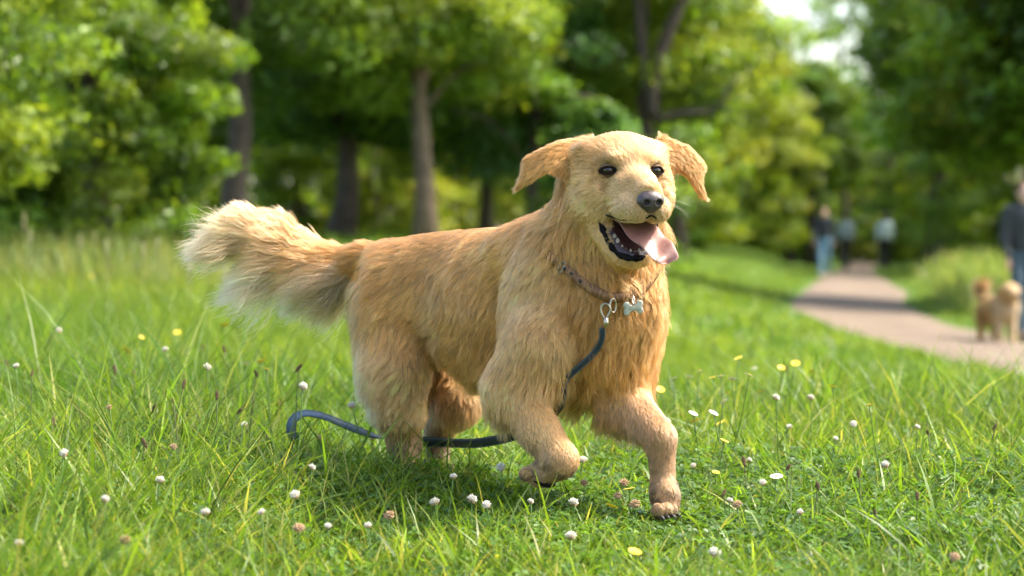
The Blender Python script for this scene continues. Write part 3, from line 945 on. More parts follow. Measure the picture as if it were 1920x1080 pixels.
def dog_shapes():
    S = []
    # trunk
    S.append(ell(P(775, 543, 5.50), (.155, .105, .116), fur(.044, BACK * .8 + DOWN * .5, GOLD, .14, wave=.35)))
    S.append(ell(P(860, 548, 5.42), (.17, .105, .134), fur(.044, BACK * .8 + DOWN * .75, RICH, .12, wave=.4)))
    S.append(ell(P(950, 572, 5.32), (.19, .125, .168), fur(.046, BACK * .6 + DOWN * .9, RICH, .12, wave=.45)))
    S.append(ell(P(1085, 585, 5.16), (.145, .125, .175), fur(.046, BACK * .5 + DOWN * .9, GOLD, .16, wave=.5)))
    S.append(ell(P(1150, 585, 5.06), (.085, .100, .135), fur(.055, DOWN + BACK * .1, GOLD, .26, wave=.8), k=.06))
    # withers and neck
    S.append(cone(P(985, 488, 5.22), P(1080, 452, 5.10), .082, .080, fur(.045, BACK * .8 + DOWN * .5, GOLD, .2)))
    S.append(cone(P(1098, 462, 5.09), P(1155, 350, 5.02), .096, .084, fur(.052, BACK * .35 + DOWN, RICH, .38, wave=.9)))
    S.append(cone(P(1150, 545, 5.05), P(1166, 435, 5.06), .093, .084, fur(.056, DOWN + DR * .15, RICH, .40, wave=1.1)))
    # right hind leg
    S.append(ell(P(737, 625, 5.45), (.078, .062, .135), fur(.042, DOWN + BACK * .6, GOLD, .2, wave=.5), A=tilt(DA, -12, 1)))
    S.append(cone(P(742, 690, 5.43), P(758, 765, 5.44), .068, .042, fur(.036, DOWN + BACK * .55, LIGHT, .3, wave=.45)))
    S.append(cone(P(750, 772, 5.46), P(758, 825, 5.49), .038, .027, fur(.028, DOWN + BACK * .2, LIGHT, .25, wave=.4)))
    S.append(cone(P(758, 825, 5.49), P(768, 880, 5.44), .025, .022, fur(.02, DOWN, TAN, .25)))
    S.append(ell(P(778, 893, 5.41), (.042, .03, .024), fur(.016, DF * .6 + DOWN * .4, TAN, .25), k=.02))
    # left hind leg
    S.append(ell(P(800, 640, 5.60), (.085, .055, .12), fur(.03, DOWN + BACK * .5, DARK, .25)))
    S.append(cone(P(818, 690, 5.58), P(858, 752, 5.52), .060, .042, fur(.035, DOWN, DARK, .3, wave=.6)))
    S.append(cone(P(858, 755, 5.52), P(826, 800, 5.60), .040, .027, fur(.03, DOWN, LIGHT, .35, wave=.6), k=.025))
    S.append(cone(P(826, 800, 5.60), P(818, 872, 5.56), .025, .023, fur(.02, DOWN, TAN, .25), k=.02))
    S.append(ell(P(825, 886, 5.53), (.042, .03, .024), fur(.016, DF * .6 + DOWN * .4, TAN, .25), k=.02))
    # right shoulder and raised fore leg
    S.append(ell(P(1005, 585, 5.08), (.085, .055, .145), fur(.040, DOWN * .9 + BACK * .55, LIGHT, .16, wave=.45), A=tilt(DA, 10, 1)))
    S.append(cone(P(1015, 650, 5.04), P(962, 722, 5.06), .078, .062, fur(.036, DOWN + BACK * .45, LIGHT, .18, wave=.4)))
    S.append(cone(P(965, 728, 5.06), P(1012, 805, 4.99), .056, .037, fur(.016, DOWN * .8 + DF * .5, LIGHT, .2, den=1.2), k=.025))
    S.append(cone(P(1012, 805, 4.99), P(1053, 858, 4.94), .036, .032, fur(.011, DOWN * .8 + DF * .5, LIGHT, .2, den=1.4), k=.02))
    S.append(cone(P(1050, 868, 4.94), P(1012, 890, 5.0), .031, .026, fur(.010, BACK, TAN, .2, den=1.4), k=.018))
    # left fore leg, reaching
    S.append(ell(P(1165, 640, 5.14), (.075, .05, .12), fur(.042, DOWN + BACK * .2, GOLD, .25, wave=.5)))
    S.append(cone(P(1165, 690, 5.12), P(1168, 752, 5.08), .062, .050, fur(.034, DOWN + BACK * .3, GOLD, .25, wave=.4)))
    S.append(cone(P(1168, 752, 5.08), P(1236, 818, 4.97), .048, .031, fur(.018, DOWN * .8 + DF * .5, TAN, .2, den=1.2), k=.025))
    S.append(cone(P(1240, 826, 4.97), P(1243, 905, 4.97), .026, .024, fur(.010, DOWN, TAN, .2, den=1.4), k=.02))
    S.append(ell(P(1247, 930, 4.95), (.031, .028, .034), fur(.010, DOWN, TAN, .2, den=1.4), k=.02))
    for j, o in enumerate((-.024, -.0085, .0085, .024)):
        c = P(1250, 955, 4.925) + DR * o + DF * (.004 if j in (1, 2) else -.004)
        S.append(ell(c, (.014, .0092, .016), fur(.009, DOWN, TAN, .2, den=1.6), k=.007))
        c2 = P(1000, 886, 5.0) + DR * o + DU * (-.002)
        S.append(ell(c2, (.015, .0092, .014), fur(.009, BACK, TAN, .2, den=1.6), k=.007))
    # tail
    tp = [P(735, 498, 5.55), P(690, 496, 5.60), P(630, 498, 5.64), P(575, 488, 5.66), P(522, 458, 5.66), P(462, 424, 5.65)]
    tr = [.050, .040, .036, .044, .046, .030]
    tl = [.036, .044, .048, .055, .056, .054]
    tc = [GOLD, RICH, GOLD, LIGHT, LIGHT, CREAM]
    for i in range(5):
        d = nrm(tp[i + 1] - tp[i])
        S.append(cone(tp[i], tp[i + 1], tr[i], tr[i + 1], dict(fur(tl[i], d + DU * (.05 if i < 3 else .18), tc[i], .34, den=1.9, wave=.35)), k=.02))
        S[-1].tail = True
    # head
    back = away(NOSE)
    hs = lambda c, r, f, A=HA, k=.022: S.append(Shape('ell', c=c, r=r, A=A, fur=f, k=k))
    hs(H(-.072, 0, .005), (.088, .084, .071), fur(.017, -HF + HU * .15, LIGHT, .2, 1.8, .35))
    hs(H(-.025, 0, .012), (.034, .050, .036), fur(.009, back, LIGHT, .14, 3, .1))
    for s in (-1, 1):
        hs(H(-.072, s * .050, .020), (.055, .036, .030), fur(.017, -HF + HL * s * .5, GOLD, .24, 1.8, .35), k=.03)
        hs(H(-.078, s * .074, .036), (.026, .020, .016), fur(.024, HL * s * .9 + HU * .25 - HF * .3, LIGHT, .36, 1.6, .5), k=.02)
        hs(H(-.010, s * .034, .0225), (.024, .024, .016), fur(.008, back, LIGHT, .14, 3, .1), k=.010)
        hs(H(-.055, s * .058, -.046), (.060, .044, .060), fur(.028, away(NOSE, DOWN * .6), LIGHT, .26, 1.4, .5), k=.03)
        hs(H(.010, s * .030, -.040), (.040, .026, .032), fur(.007, back, CREAM, .13, 3, .1), k=.02)
        hs(H(.056, s * .029, -.073), (.062, .027, .029), fur(.006, away(NOSE, DOWN * .5), CREAM, .13, 2, .1), k=.014)
        hs(H(.104, s * .020, -.076), (.026, .023, .024), fur(.005, away(NOSE, DOWN * .4), CREAM, .13, 2, .1), k=.012)
        # jowl behind the mouth corner
        hs(H(-.030, s * .052, -.088), (.030, .020, .024), fur(.015, away(NOSE, DOWN * .5), LIGHT, .15, 1.5, .2), k=.016)
        # jaw bone
        S.append(cone(H(-.035, s * .046, -.120), H(.045, s * .020 - .010, -.170), .024, .017, fur(.016, away(H(.1, 0, -.16), DOWN * .5), LIGHT, .2, 1.5, .2), k=.014))
    S.append(cone(H(.0, 0, -.018), H(.108, 0, -.040), .032, .025, fur(.0055, back, LIGHT, .12, 3, .05), k=.02))
    S.append(cone(H(.045, -.010, -.170), H(.058, -.013, -.172), .022, .018, fur(.010, away(H(.1, 0, -.16), DOWN * .5), LIGHT, .2, 1.5, .2), k=.014))
    # throat
    S.append(cone(H(-.075, 0, -.115), H(-.005, -.006, -.162), .058, .032, fur(.030, DOWN + BACK * .4, RICH, .28, 1.0, .4), k=.03))
    for s in (-1, 1):
        S.append(Shape('ell', c=H(.004, s * .052, .0), r=(.018, .018, .014), A=HA, op='cut', k=.010))       # eye sockets
        S.append(Shape('ell', c=H(.030, s * .062, -.032), r=(.036, .012, .012), A=HA, op='cut', k=.020))     # hollow below the eye
        S.append(Shape('ell', c=H(.020, s * .073, -.085), r=(.022, .012, .022), A=HA, op='cut', k=.016))     # crease before the jowl
    # long hair hanging below the ear roots
    S.append(cone(P(1085, 318, 5.045), P(1066, 372, 5.05), .034, .024, fur(.046, DOWN + np.array((-.15, 0, 0)), DARK, .2, 1.3, .4), k=.02))
    S.append(cone(P(1240, 318, 5.05), P(1244, 362, 5.06), .022, .018, fur(.034, DOWN + np.array((.2, 0, 0)), DARK, .2, 1.3, .4), k=.02))
    # mouth opening
    S.append(Shape('ell', c=H(.045, -.004, -.124), r=(.085, .037, .023), A=tilt(HA, 28, 1), op='cut', k=.008))
    # ears: flaps thrown outward by the gallop
    def ear(px, d0, dz, bend, f):
        pts = np.array([P(u, v, d) for (u, v), d in zip(px, d0)])
        o = pts.mean(0)
        an = nrm(dz); ax = nrm(np.cross(an, DU)); ay = np.cross(ax, an)
        poly = np.stack([(pts - o) @ ax, (pts - o) @ ay], -1)
        if np.sum(poly[:, 0] * np.roll(poly[:, 1], -1) - np.roll(poly[:, 0], -1) * poly[:, 1]) < 0: poly = poly[::-1]
        S.append(Shape('plate', o=o, ax=ax, ay=ay, an=an, poly=poly, th=.0065, bend=bend, fur=f, k=.016))
    ear([(1115, 256), (1045, 267), (984, 288), (978, 312), (964, 342), (1000, 334), (1036, 322), (1062, 338), (1105, 345)], [5.03, 5.02, 5.0, 4.99, 4.98, 5.0, 5.01, 5.03, 5.04], (-.15, -1, .35),
        lambda x, y: .010 * np.cos(x * 30) - 1.6 * y * y, fur(.021, away(P(1110, 285, 5.02), DOWN * .4), GOLD, .13, 2.2, .3))
    S[-1].flap = True
    ear([(1228, 258), (1288, 274), (1326, 304), (1320, 330), (1334, 366), (1312, 362), (1288, 334), (1266, 322), (1228, 330)], [5.06, 5.05, 5.04, 5.03, 5.02, 5.03, 5.04, 5.05, 5.06], (.35, -1, .2),
        lambda x, y: .008 * np.cos(x * 32) - 1.6 * y * y, fur(.019, away(P(1235, 272, 5.04), DOWN * .4), GOLD, .13, 2.2, .3))
    S[-1].flap = True
    return S

SH = dog_shapes()
dog = empty('dog', P(960, 935, 5.2) * np.array((1, 1, 0)), 'golden retriever running through the grass, mouth open, tongue out and one fore paw raised', 'dog')
BV, BF = sdf_mesh(SH, .0042)
BV = relax(BV, BF, 2, .4)
skin_m = material('dog_skin', (.50, .30, .11), .8, noise=(30, .6, (.42, .24, .08)))
mouth_m = material('mouth_lining', (.045, .018, .016), .35)
body = mesh_from('body', BV, BF, skin_m, parent=dog)
body.data.materials.append(mouth_m)
cut = [s for s in SH if s.op == 'cut'][-1]
fc = BV[BF].mean(1)
fl_ = (fc - E0) @ HA; fnn = nrm(np.cross(BV[BF[:, 2]] - BV[BF[:, 0]], BV[BF[:, 3]] - BV[BF[:, 1]]))
inmouth = (cut.d(fc) < .006) | ((fl_[:, 2] < -.115) & (fl_[:, 2] > -.175) & (np.abs(fl_[:, 1] + .008) < .05) & (fl_[:, 0] > -.03) & (fl_[:, 0] < .075) & (fnn @ HU > .15) & (cut.d(fc) < .025))
idx = np.zeros(len(BF), np.int32); idx[inmouth] = 1
if len(body.data.polygons) == len(BF): body.data.polygons.foreach_set('material_index', idx)

def body_sd(p):
    p = np.atleast_2d(p); S = np.full(len(p), .2)
    for s in SH:
        if s.op != 'add': continue
        d = s.d(p); h = np.clip(.5 + .5 * (S - d) / s.k, 0, 1)
        S = S + (d - S) * h - s.k * h * (1 - h)
    return S
def body_grad(p):
    e = .003
    return nrm(np.stack([body_sd(p + np.eye(3)[i] * e) - body_sd(p - np.eye(3)[i] * e) for i in range(3)], -1))
def snap(p, off, it=6):
    p = np.array(p, float)
    for _ in range(it): p = p - body_grad(p) * (body_sd(p) - off)[:, None]
    return p
cpx = [(1062, 486, 5.04), (1076, 512, 5.00), (1102, 538, 4.955), (1138, 556, 4.93), (1172, 558, 4.925), (1204, 548, 4.94), (1232, 520, 4.98), (1243, 478, 5.05),
       (1205, 440, 5.14), (1135, 428, 5.18), (1082, 448, 5.13)]
coff = np.array([.007, .009, .011, .012, .012, .008, .004, .003, .003, .003, .004])
CC = snap([P(*q) for q in cpx], .010)
CC = spline(np.vstack([CC, CC[:1]]), 90)
COFF = np.interp(np.linspace(0, 11, 90), np.arange(12), np.append(coff, coff[0]))
CC = snap(CC, COFF, 4)
CC = (CC + np.roll(CC, 1, 0) + np.roll(CC, -1, 0)) / 3; CC[-1] = CC[0]
CN = body_grad(CC)
COLLAR = kdtree.KDTree(60)
for i in range(60): COLLAR.insert(CC[i] - np.array((0, 0, .004)), i)
COLLAR.balance()

EYES = [H(.000, -.050, .000), H(.000, .050, .000)]
def keep(c, n):
    hl = (c - E0) @ HA
    k = ((cut.d(c) > .009) & ~((cut.d(c) < .02) & (hl[:, 2] < -.125) & (np.abs(hl[:, 1] + .008) < .036) & (n @ HU > .1))).astype(float)
    for e in EYES: k *= np.linalg.norm(c - e, axis=1) > .0170
    nl = (c - H(.122, 0, -.055)) @ HA
    k *= (np.linalg.norm(nl / np.array((.024, .027, .024)), axis=1) > 1)
    return k

def tune(r, N, pr):
    z = r[:, 2]
    hl = (r - E0) @ HA
    ishead = (hl[:, 2] > -.17) & (np.abs(hl[:, 1]) < .10) & (hl[:, 0] > -.06)
    mid = np.exp(-(hl[:, 1] / .008) ** 2) * (hl[:, 2] > .01) * (hl[:, 0] > -.11) * (np.abs(hl[:, 1]) < .1)
    pr['C'] = pr['C'] * (1 - .22 * mid)[:, None]
    for e in EYES:
        de = np.linalg.norm(r - (e + HU * .002), axis=1)
        pr['C'] = pr['C'] * (1 - .60 * np.exp(-np.clip(de - .016, 0, 1) / .009))[:, None]
    dn = np.linalg.norm(r - H(.118, -.003, -.066), axis=1)
    dl = np.abs(cut.d(r))
    pig = np.clip(.62 * np.exp(-(dn / .030) ** 2) + .45 * np.exp(-(dl / .010) ** 2) * (hl[:, 2] > -.115), 0, .8)[:, None] * ((hl[:, 0] > -.02) & (np.abs(hl[:, 1]) < .07))[:, None]
    pr['C'] = pr['C'] * (1 - pig) + np.array((.16, .11, .085)) * pig
    # belly and elbow feathering
    lat = (r - P(960, 600, 5.3)) @ DR
    under = np.clip(-N[:, 2], 0, 1)
    trunk = (z > .19) & (z < .36) & ~ishead
    pr['L'] = pr['L'] + under * trunk * .016
    pr['lift'] = pr['lift'] + under * trunk * .25
    # feathers behind the fore legs
    wisp = (np.abs(np.sin(r @ np.array((913.7, 517.3, 711.9)) * 7.1)) < .35).astype(float)
    rear = np.clip(np.maximum(-(N @ DF) * (z < .21), -N[:, 2] * .95), 0, 1) * wisp
    fl = (z < .30) & (z > .10) & ((r - P(940, 700, 5.1)) @ DF > -.10)
    pr['L'] = pr['L'] + rear * fl * .042 * np.clip((z - .08) / .1, 0, 1)
    pr['lift'] = pr['lift'] + rear * fl * .34 * np.clip((z - .09) / .06, 0, 1)
    pr['comb'] = nrm(pr['comb'] + (rear * fl)[:, None] * (DOWN * .8 - DF * .3))
    # breeches
    hd = (r - P(745, 640, 5.45))
    rear_b = np.clip(-(N @ DF), 0, 1)
    br = (np.abs(hd[:, 0]) < .16) & (z < .48) & (z > .16) & (r[:, 0] < -.15)
    pr['L'] = pr['L'] + rear_b * br * .030
    pr['lift'] = pr['lift'] + rear_b * br * .22
    pr['C'] = pr['C'] + (rear_b * br)[:, None] * (np.array(WHITE) - pr['C']) * .6
    # tail feathers
    tl = np.zeros(len(r))
    for s in SH:
        if getattr(s, 'tail', False):
            tl = np.maximum(tl, np.clip(1 - s.d(r) / .006, 0, 1))
    tx = np.clip((-.26 - r[:, 0]) / .08, 0, 1) * tl
    un = np.clip(.35 - N[:, 2], 0, 1.2) * tx
    pr['L'] = pr['L'] + un * .125
    pr['comb'] = nrm(pr['comb'] + un[:, None] * (DOWN * 1.05 + np.array((-.30, 0, 0))))
    pr['wave'] = pr['wave'] + un * .7
    pr['lift'] = pr['lift'] + np.clip(un, 0, 1) * .22
    pr['C'] = pr['C'] + (np.clip(un * 1.25 - .15, 0, 1))[:, None] * ((np.array(WHITE) * .6 + np.array(CREAM) * .4) - pr['C']) * .85
    tipx = np.clip((-.54 - r[:, 0]) / .08, 0, 1) * tl
    pr['C'] = pr['C'] + tipx[:, None] * (np.array(CREAM) - pr['C']) * .5
    # fur pressed flat along and just under the collar
    if COLLAR is not None:
        dc = np.array([COLLAR.find(q)[2] for q in r])
        near = np.exp(-(dc / .019) ** 2)
        pr['L'] = pr['L'] * (1 - .72 * near); pr['lift'] = pr['lift'] * (1 - .6 * near)
    # muddy, wet lower legs
    mud = np.clip((.19 - z) / .15, 0, 1) * (.55 + .45 * value_noise(r, 16, 3)) + 1.1 * rear * fl * np.clip((.27 - z) / .08, 0, 1) + .5 * np.clip((.21 - z) / .10, 0, 1) * (r[:, 0] < -.05)
    mud = np.clip(mud, 0, 1)
    speck = np.clip(value_noise(r, 38, 21) * 1.4 + value_noise(r, 80, 22) * .6, 0, 1) * np.clip((.17 - z) / .12, 0, 1)
    mm = np.clip(.60 * mud + .75 * speck, 0, .9)[:, None]
    pr['C'] = pr['C'] * (1 - mm) + np.array((.085, .052, .03)) * mm
    # whorls and waves in the lie of the coat
    sw = np.stack([value_noise(r, 5.5, 60 + q) for q in range(3)], -1) * .28 + np.stack([value_noise(r, 16, 70 + q) for q in range(3)], -1) * .16
    pr['comb'] = nrm(pr['comb'] + sw * np.clip((pr['L'] - .012) / .02, 0, 1)[:, None])
    # broad colour drift of the coat
    dr = value_noise(r, 4.5, 5) * .14 + value_noise(r, 14, 8) * .12
    pr['C'] = pr['C'] * (1 + dr[:, None] * np.array((.8, 1.0, 1.3)))
    pr['L'] = pr['L'] * (1 + .15 * value_noise(r, 9, 4))

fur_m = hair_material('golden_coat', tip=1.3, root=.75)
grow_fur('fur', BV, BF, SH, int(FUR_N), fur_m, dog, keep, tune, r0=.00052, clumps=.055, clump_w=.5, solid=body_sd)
# ---- face parts
eye_m = material('eye_brown', (.024, .010, .004), .06, spec=.5, coat=.15)
lid_m = material('lid_skin', (.15, .08, .035), .8, noise=(80, .6, (.09, .045, .02)))
pupil_m = material('pupil_black', (.003, .003, .003), .06, spec=.5, coat=.15)
rim_m = material('black_skin', (.016, .011, .010), .9, spec=.05, bump=(180, .4, .002))
lip_m = material('lip_black', (.007, .006, .006), .7, noise=(160, .5, (.020, .014, .013)), bump=(120, .8, .006), spec=.04)
nose_m = material('nose_leather', (.05, .034, .031), .42, noise=(90, .5, (.09, .064, .058)), bump=(260, .5, .002))
tongue_m = material('tongue_pink', (.29, .135, .105), .40, noise=(60, .5, (.36, .19, .15)), bump=(300, .35, .002))
gum_m = material('gum_dark', (.085, .035, .032), .4)
tooth_m = material('tooth_ivory', (.40, .30, .21), .4)

for s in (-1, 1):
    c = H(-.0095, s * .0495, .0)
    gaze = nrm(HF * .93 + HL * s * .33 + HU * .02)
    if s < 0: gaze = nrm(HF * .97 + HL * -.25)
    side = nrm(np.cross(gaze, DU)) * -1; up = np.cross(side, gaze); up = up if up[2] > 0 else -up
    E = np.stack([gaze, side, up], 1)
    V, F = ball(c, .0162, E, 24, 16)
    eye = mesh_from('eye', V, F, eye_m, parent=dog)
    V, F = ball(c + gaze * .0122, (.0044, .0066, .0066), E, 16, 10)
    mesh_from('pupil', V, F, pupil_m, parent=eye)
    # lids: a skin shell round the ball with an almond opening, edged by a black rim
    a = np.linspace(0, 2 * math.pi, 41)
    ry = .0166 * np.cos(a)
    rz = np.where(np.sin(a) > 0, .0084, .0076) * np.sign(np.sin(a)) * np.abs(np.sin(a)) ** 1.1 + .0006 * np.cos(a) * -s
    def on_ball(yy, zz, rr):
        q = np.sqrt(yy ** 2 + zz ** 2); th_ = np.minimum(q / rr, 1.5)
        k_ = np.sin(th_) * rr / np.maximum(q, 1e-6)
        return c + (np.cos(th_) * rr)[:, None] * gaze + (yy * k_)[:, None] * side + (zz * k_)[:, None] * up
    ringsV = []
    for f in (1.0, 1.12, 1.3, 1.6, 2.0):
        ringsV.append(on_ball(ry * (1 + (f - 1) * .55), rz * f + np.sign(rz) * (f - 1) * .004, .0174 + .0012 * min(f - 1, .3)))
    V = np.vstack(ringsV); m_ = len(a)
    i = np.arange(4)[:, None] * m_; j = np.arange(m_ - 1)[None]
    F = np.stack([i + j, i + j + 1, i + m_ + j + 1, i + m_ + j], -1).reshape(-1, 4)
    mesh_from('eyelid', V, F, lid_m, parent=eye)
    V, F = tube(on_ball(ry, rz, .0178), .0021 + .0028 * np.abs(np.cos(a)) ** 8, 8)
    mesh_from('eye_rim', V, F, rim_m, parent=eye)

# nose pad with nostrils
NC = H(.1235, -.003, -.0545)
ns = [Shape('ell', c=NC, r=(.021, .0265, .0200), A=tilt(HA, 12, 1), k=.004),
      Shape('ell', c=NC + HU * -.012 + HF * .001, r=(.014, .015, .014), A=HA, k=.010)]
for s in (-1, 1):
    ns.append(Shape('ell', c=NC + HL * s * .0150 + HU * -.003 + HF * .003, r=(.0155, .0115, .0125), A=HA, k=.006))
for s in (-1, 1):
    ns.append(Shape('ell', c=NC + HL * s * .0125 + HU * -.0045 + HF * .0185, r=(.011, .0066, .0052), A=tilt(HA, s * 14, 0), op='cut', k=.003))
    ns.append(Shape('cone', a=NC + HL * s * .014 + HU * -.006 + HF * .014, b=NC + HL * s * .026 + HU * -.011 + HF * .004, ra=.0035, rb=.002, op='cut', k=.003))
ns.append(Shape('cone', a=NC + HF * .022 + HU * -.004, b=NC + HF * .016 + HU * -.028, ra=.0016, rb=.0016, op='cut', k=.003))
V, F = sdf_mesh(ns, .0013, pad=.008)
mesh_from('nose', relax(V, F, 1), F, nose_m, parent=dog)

# lips
def hp(L): return np.array([H(*q) for q in L])
low = [(-.024, -.060, -.092), (-.014, -.0575, -.108), (.004, -.051, -.130), (.026, -.041, -.150), (.048, -.028, -.166), (.064, -.013, -.172), (.069, 0, -.173),
       (.064, .013, -.172), (.048, .028, -.166), (.026, .041, -.150), (.004, .051, -.130), (-.014, .0575, -.108), (-.024, .060, -.092)]
low = [(f, l - .016 * (1 - (abs(l) / .06) ** 2), u) for f, l, u in low]
C = spline(hp(low), 70)
t = np.linspace(-1, 1, 70)
V, F = tube(C, (.0052 + .0050 * (1 - np.abs(t)) ** .5) * (1 + .10 * np.sin(t * 23) + .07 * np.sin(t * 41 + 1)), 14, squash=.7)
V = V + nrm(V - V.mean(0)) * (.0012 * value_noise(V, 60, 2))[:, None]
mesh_from('lower_lip', V, F, lip_m, parent=dog)
upl = [(-.028, -.060, -.088), (-.004, -.0545, -.094), (.030, -.049, -.0975), (.070, -.044, -.101), (.102, -.032, -.100), (.120, -.013, -.096), (.124, 0, -.090)]
upl = upl + [(f, -l, u) for f, l, u in upl[-2::-1]]
C = spline(hp(upl), 70)
V, F = tube(C + HU * .004, .0018, 8)
mesh_from('upper_lip', V, F, lip_m, parent=dog)
# floor of the mouth and gums
V, F = ball(H(.008, -.010, -.148), (.060, .041, .010), tilt(HA, 34, 1), 20, 10)
mesh_from('gum', V, F, gum_m, parent=dog)
# lower teeth
low2 = spline(hp([(f * .95 + .002, l * .80, u + .011) for f, l, u in low[2:-2]]), 60)
for q, h, w in ((5, .0060, .0062), (9, .0078, .0068), (14, .0058, .0050), (18, .0044, .0036), (23, .0062, .0040), (28, .0030, .0022), (31, .0028, .0022), (36, .0070, .0040), (43, .0060, .0055)):
    c = low2[q]
    V, F = tube(np.array([c - HU * h * .5, c, c + HU * h * .4, c + HU * h * .8, c + HU * h]), np.array([w, w, w * .8, w * .45, w * .12]), 8, squash=.7)
    mesh_from('tooth', V, F, tooth_m, parent=dog)

# tongue: a swept tapering slab with a middle groove
tc = spline(hp([(-.02, -.008, -.100), (.02, -.004, -.113), (.05, .004, -.128), (.075, .016, -.145), (.093, .028, -.160), (.104, .039, -.173), (.107, .043, -.183)]), 40)
tw = np.interp(np.linspace(0, 1, 40), [0, .3, .55, .75, .9, .97, 1], [.032, .037, .035, .030, .024, .018, .006])
T = nrm(np.gradient(tc, axis=0)); side = nrm(HL - T * (T @ HL)[:, None] + 0 * T); nu = np.cross(side, T); nu = nu * np.sign(nu @ (HU + HF))[:, None]
m = 18
ang = np.linspace(0, 2 * math.pi, m, endpoint=False)
rows = []
for i in range(40):
    x = np.cos(ang) * tw[i]; y = np.sin(ang) * .0050
    q = x / max(tw[i], 1e-4)
    y = y + .0105 * np.abs(q) ** 2.0 - .0125 * np.exp(-(q / .13) ** 2) * (np.sin(ang) > -.3)
    y = y + .003 * np.sin(i * .45 + q * 2)
    rows.append(tc[i] + x[:, None] * side[i] + y[:, None] * nu[i])
V = np.vstack(rows)
i = np.arange(39)[:, None] * m; j = np.arange(m)[None]; k = (j + 1) % m
F = np.stack([i + j, i + k, i + m + k, i + m + j], -1).reshape(-1, 4)
F = [F, np.stack([np.full(m - 2, 39 * m), 39 * m + np.arange(1, m - 1), 39 * m + np.arange(2, m)], -1)]
mesh_from('tongue', V, F, tongue_m, parent=dog)

# claws and pads
claw_m = material('claw_dark', (.03, .022, .018), .4)
for o in (-.027, -.0095, .0095, .027):
    c = P(1251, 966, 4.905) + DR * o
    V, F = tube(spline([c + DF * .004, c + DF * .012 + DU * -.004, c + DF * .014 + DU * -.014], 6), [.0035, .0034, .003, .0025, .0018, .0006], 6)
    mesh_from('claw', V, F, claw_m, parent=dog)
V, F = ball(P(1020, 903, 4.985), (.026, .024, .008), tilt(DA, 20, 1), 16, 8)
mesh_from('paw_pad', V, F, rim_m, parent=dog)
# whiskers
whisk_m = material('whisker', (.75, .66, .5), .4)
rgw = np.random.default_rng(5)
for s in (-1, 1):
    for q in range(4):
        a = H(.070 + .012 * (q % 3), s * .045, -.062 - .008 * (q // 3))
        d = nrm(HL * s + HF * rgw.uniform(-.2, .5) + HU * rgw.uniform(-.5, .15))
        L = rgw.uniform(.035, .06)
        V, F = tube(spline([a, a + d * L * .5, a + d * L + DOWN * L * .25], 6), np.linspace(.00022, .00008, 6), 4)
        mesh_from('whisker', V, F, whisk_m, parent=dog)
# ------------------------------------------------------------------ collar, tag and leash
leather_m = material('brown_leather', (.20, .085, .030), .5, noise=(40, .6, (.13, .05, .018)), bump=(120, .4, .002))
metal_m = material('pale_metal', (.45, .39, .30), .32, metallic=1.0, noise=(60, .5, (.28, .24, .19)))
web_m = material('leash_sky_sheen', (.125, .18, .235), .5, noise=(25, .6, (.075, .115, .155)), bump=(500, .5, .002))  # leash face with the sky's reflection put into its colour
stitch_m = material('stitch_grey', (.09, .12, .15), .7)
web2_m = material('leash_unlit_face', (.018, .026, .032), .6, noise=(25, .6, (.03, .042, .05)))  # same webbing in its dark tone, without the painted sky reflection
dark_m = material('black_hole', (.012, .010, .010), .6)

collar = empty('collar', tuple(CC[28]), 'brown leather collar with holes and a metal ring round the running dog neck', 'collar')
V, F = ribbon(CC, CN, .0105, .0018)
strap = mesh_from('strap', V, F, leather_m, parent=collar, smooth=False)
for k in (5, 9, 13):
    c = CC[k] + CN[k] * .0022
    T = nrm(CC[k + 1] - CC[k - 1])
    V, F = ball(c, (.0042, .0042, .0016), np.stack([T, np.cross(CN[k], T), CN[k]], 1), 10, 6)
    mesh_from('hole', V, F, dark_m, parent=collar)
V, F = tube(spline(ribbon(CC[2:5], CN[2:5], .0115, .002)[0][[0, 1, 5, 9, 8, 0]], 24), .0012, 6)
mesh_from('buckle', V, F, metal_m, parent=collar)
# d-ring in front
k0 = int(np.argmin(np.linalg.norm(CC - P(1147, 562, 4.93), axis=1)))
rc = CC[k0] + CN[k0] * .010 - DU * .016
a = np.linspace(0, 2 * math.pi, 24)
rx = nrm(np.cross(CN[k0], DU))
C = rc + np.cos(a)[:, None] * (CN[k0] * .6 + rx * .8) * .008 + np.sin(a)[:, None] * DU * .014
V, F = tube(C, .0019, 6, cap=False)
mesh_from('ring', V, F, metal_m, parent=collar)

# bone tag
tp0 = snap([P(1194, 580, 4.92)], .024)[0]
tn = body_grad(tp0[None])[0]
bone = empty('bone_tag', tuple(tp0), 'small pale metal bone shaped name tag hanging from the dog collar', 'tag')
tx = nrm(np.cross(DU, tn)); tx = tx if tx[0] > 0 else -tx
tx = nrm(tx + DU * .12); ty = np.cross(tn, tx); ty = ty if ty[2] > 0 else -ty
TA = np.stack([tx, ty, tn], 1)
bs_ = [Shape('ell', c=tp0, r=(.016, .0072, .0024), A=TA, k=.004)]
for sx in (-1, 1):
    for sy in (-1, 1):
        bs_.append(Shape('ell', c=tp0 + tx * sx * .0145 + ty * sy * .0068, r=(.0078, .0078, .0024), A=TA, k=.003))
V, F = sdf_mesh(bs_, .0011, pad=.005)
mesh_from('plate', relax(V, F, 1), F, material('tag_metal', (.46, .45, .38), .5, metallic=.2, noise=(150, .8, (.26, .27, .22))), parent=bone)
kt = int(np.argmin(np.linalg.norm(CC - P(1192, 556, 4.93), axis=1)))
a = np.linspace(0, 2 * math.pi, 20); mid = (CC[kt] + tp0 + ty * .008) / 2 + tn * .006
C = mid + np.cos(a)[:, None] * tn * .006 + np.sin(a)[:, None] * nrm(CC[kt] - tp0) * .0115
V, F = tube(C, .0014, 6, cap=False)
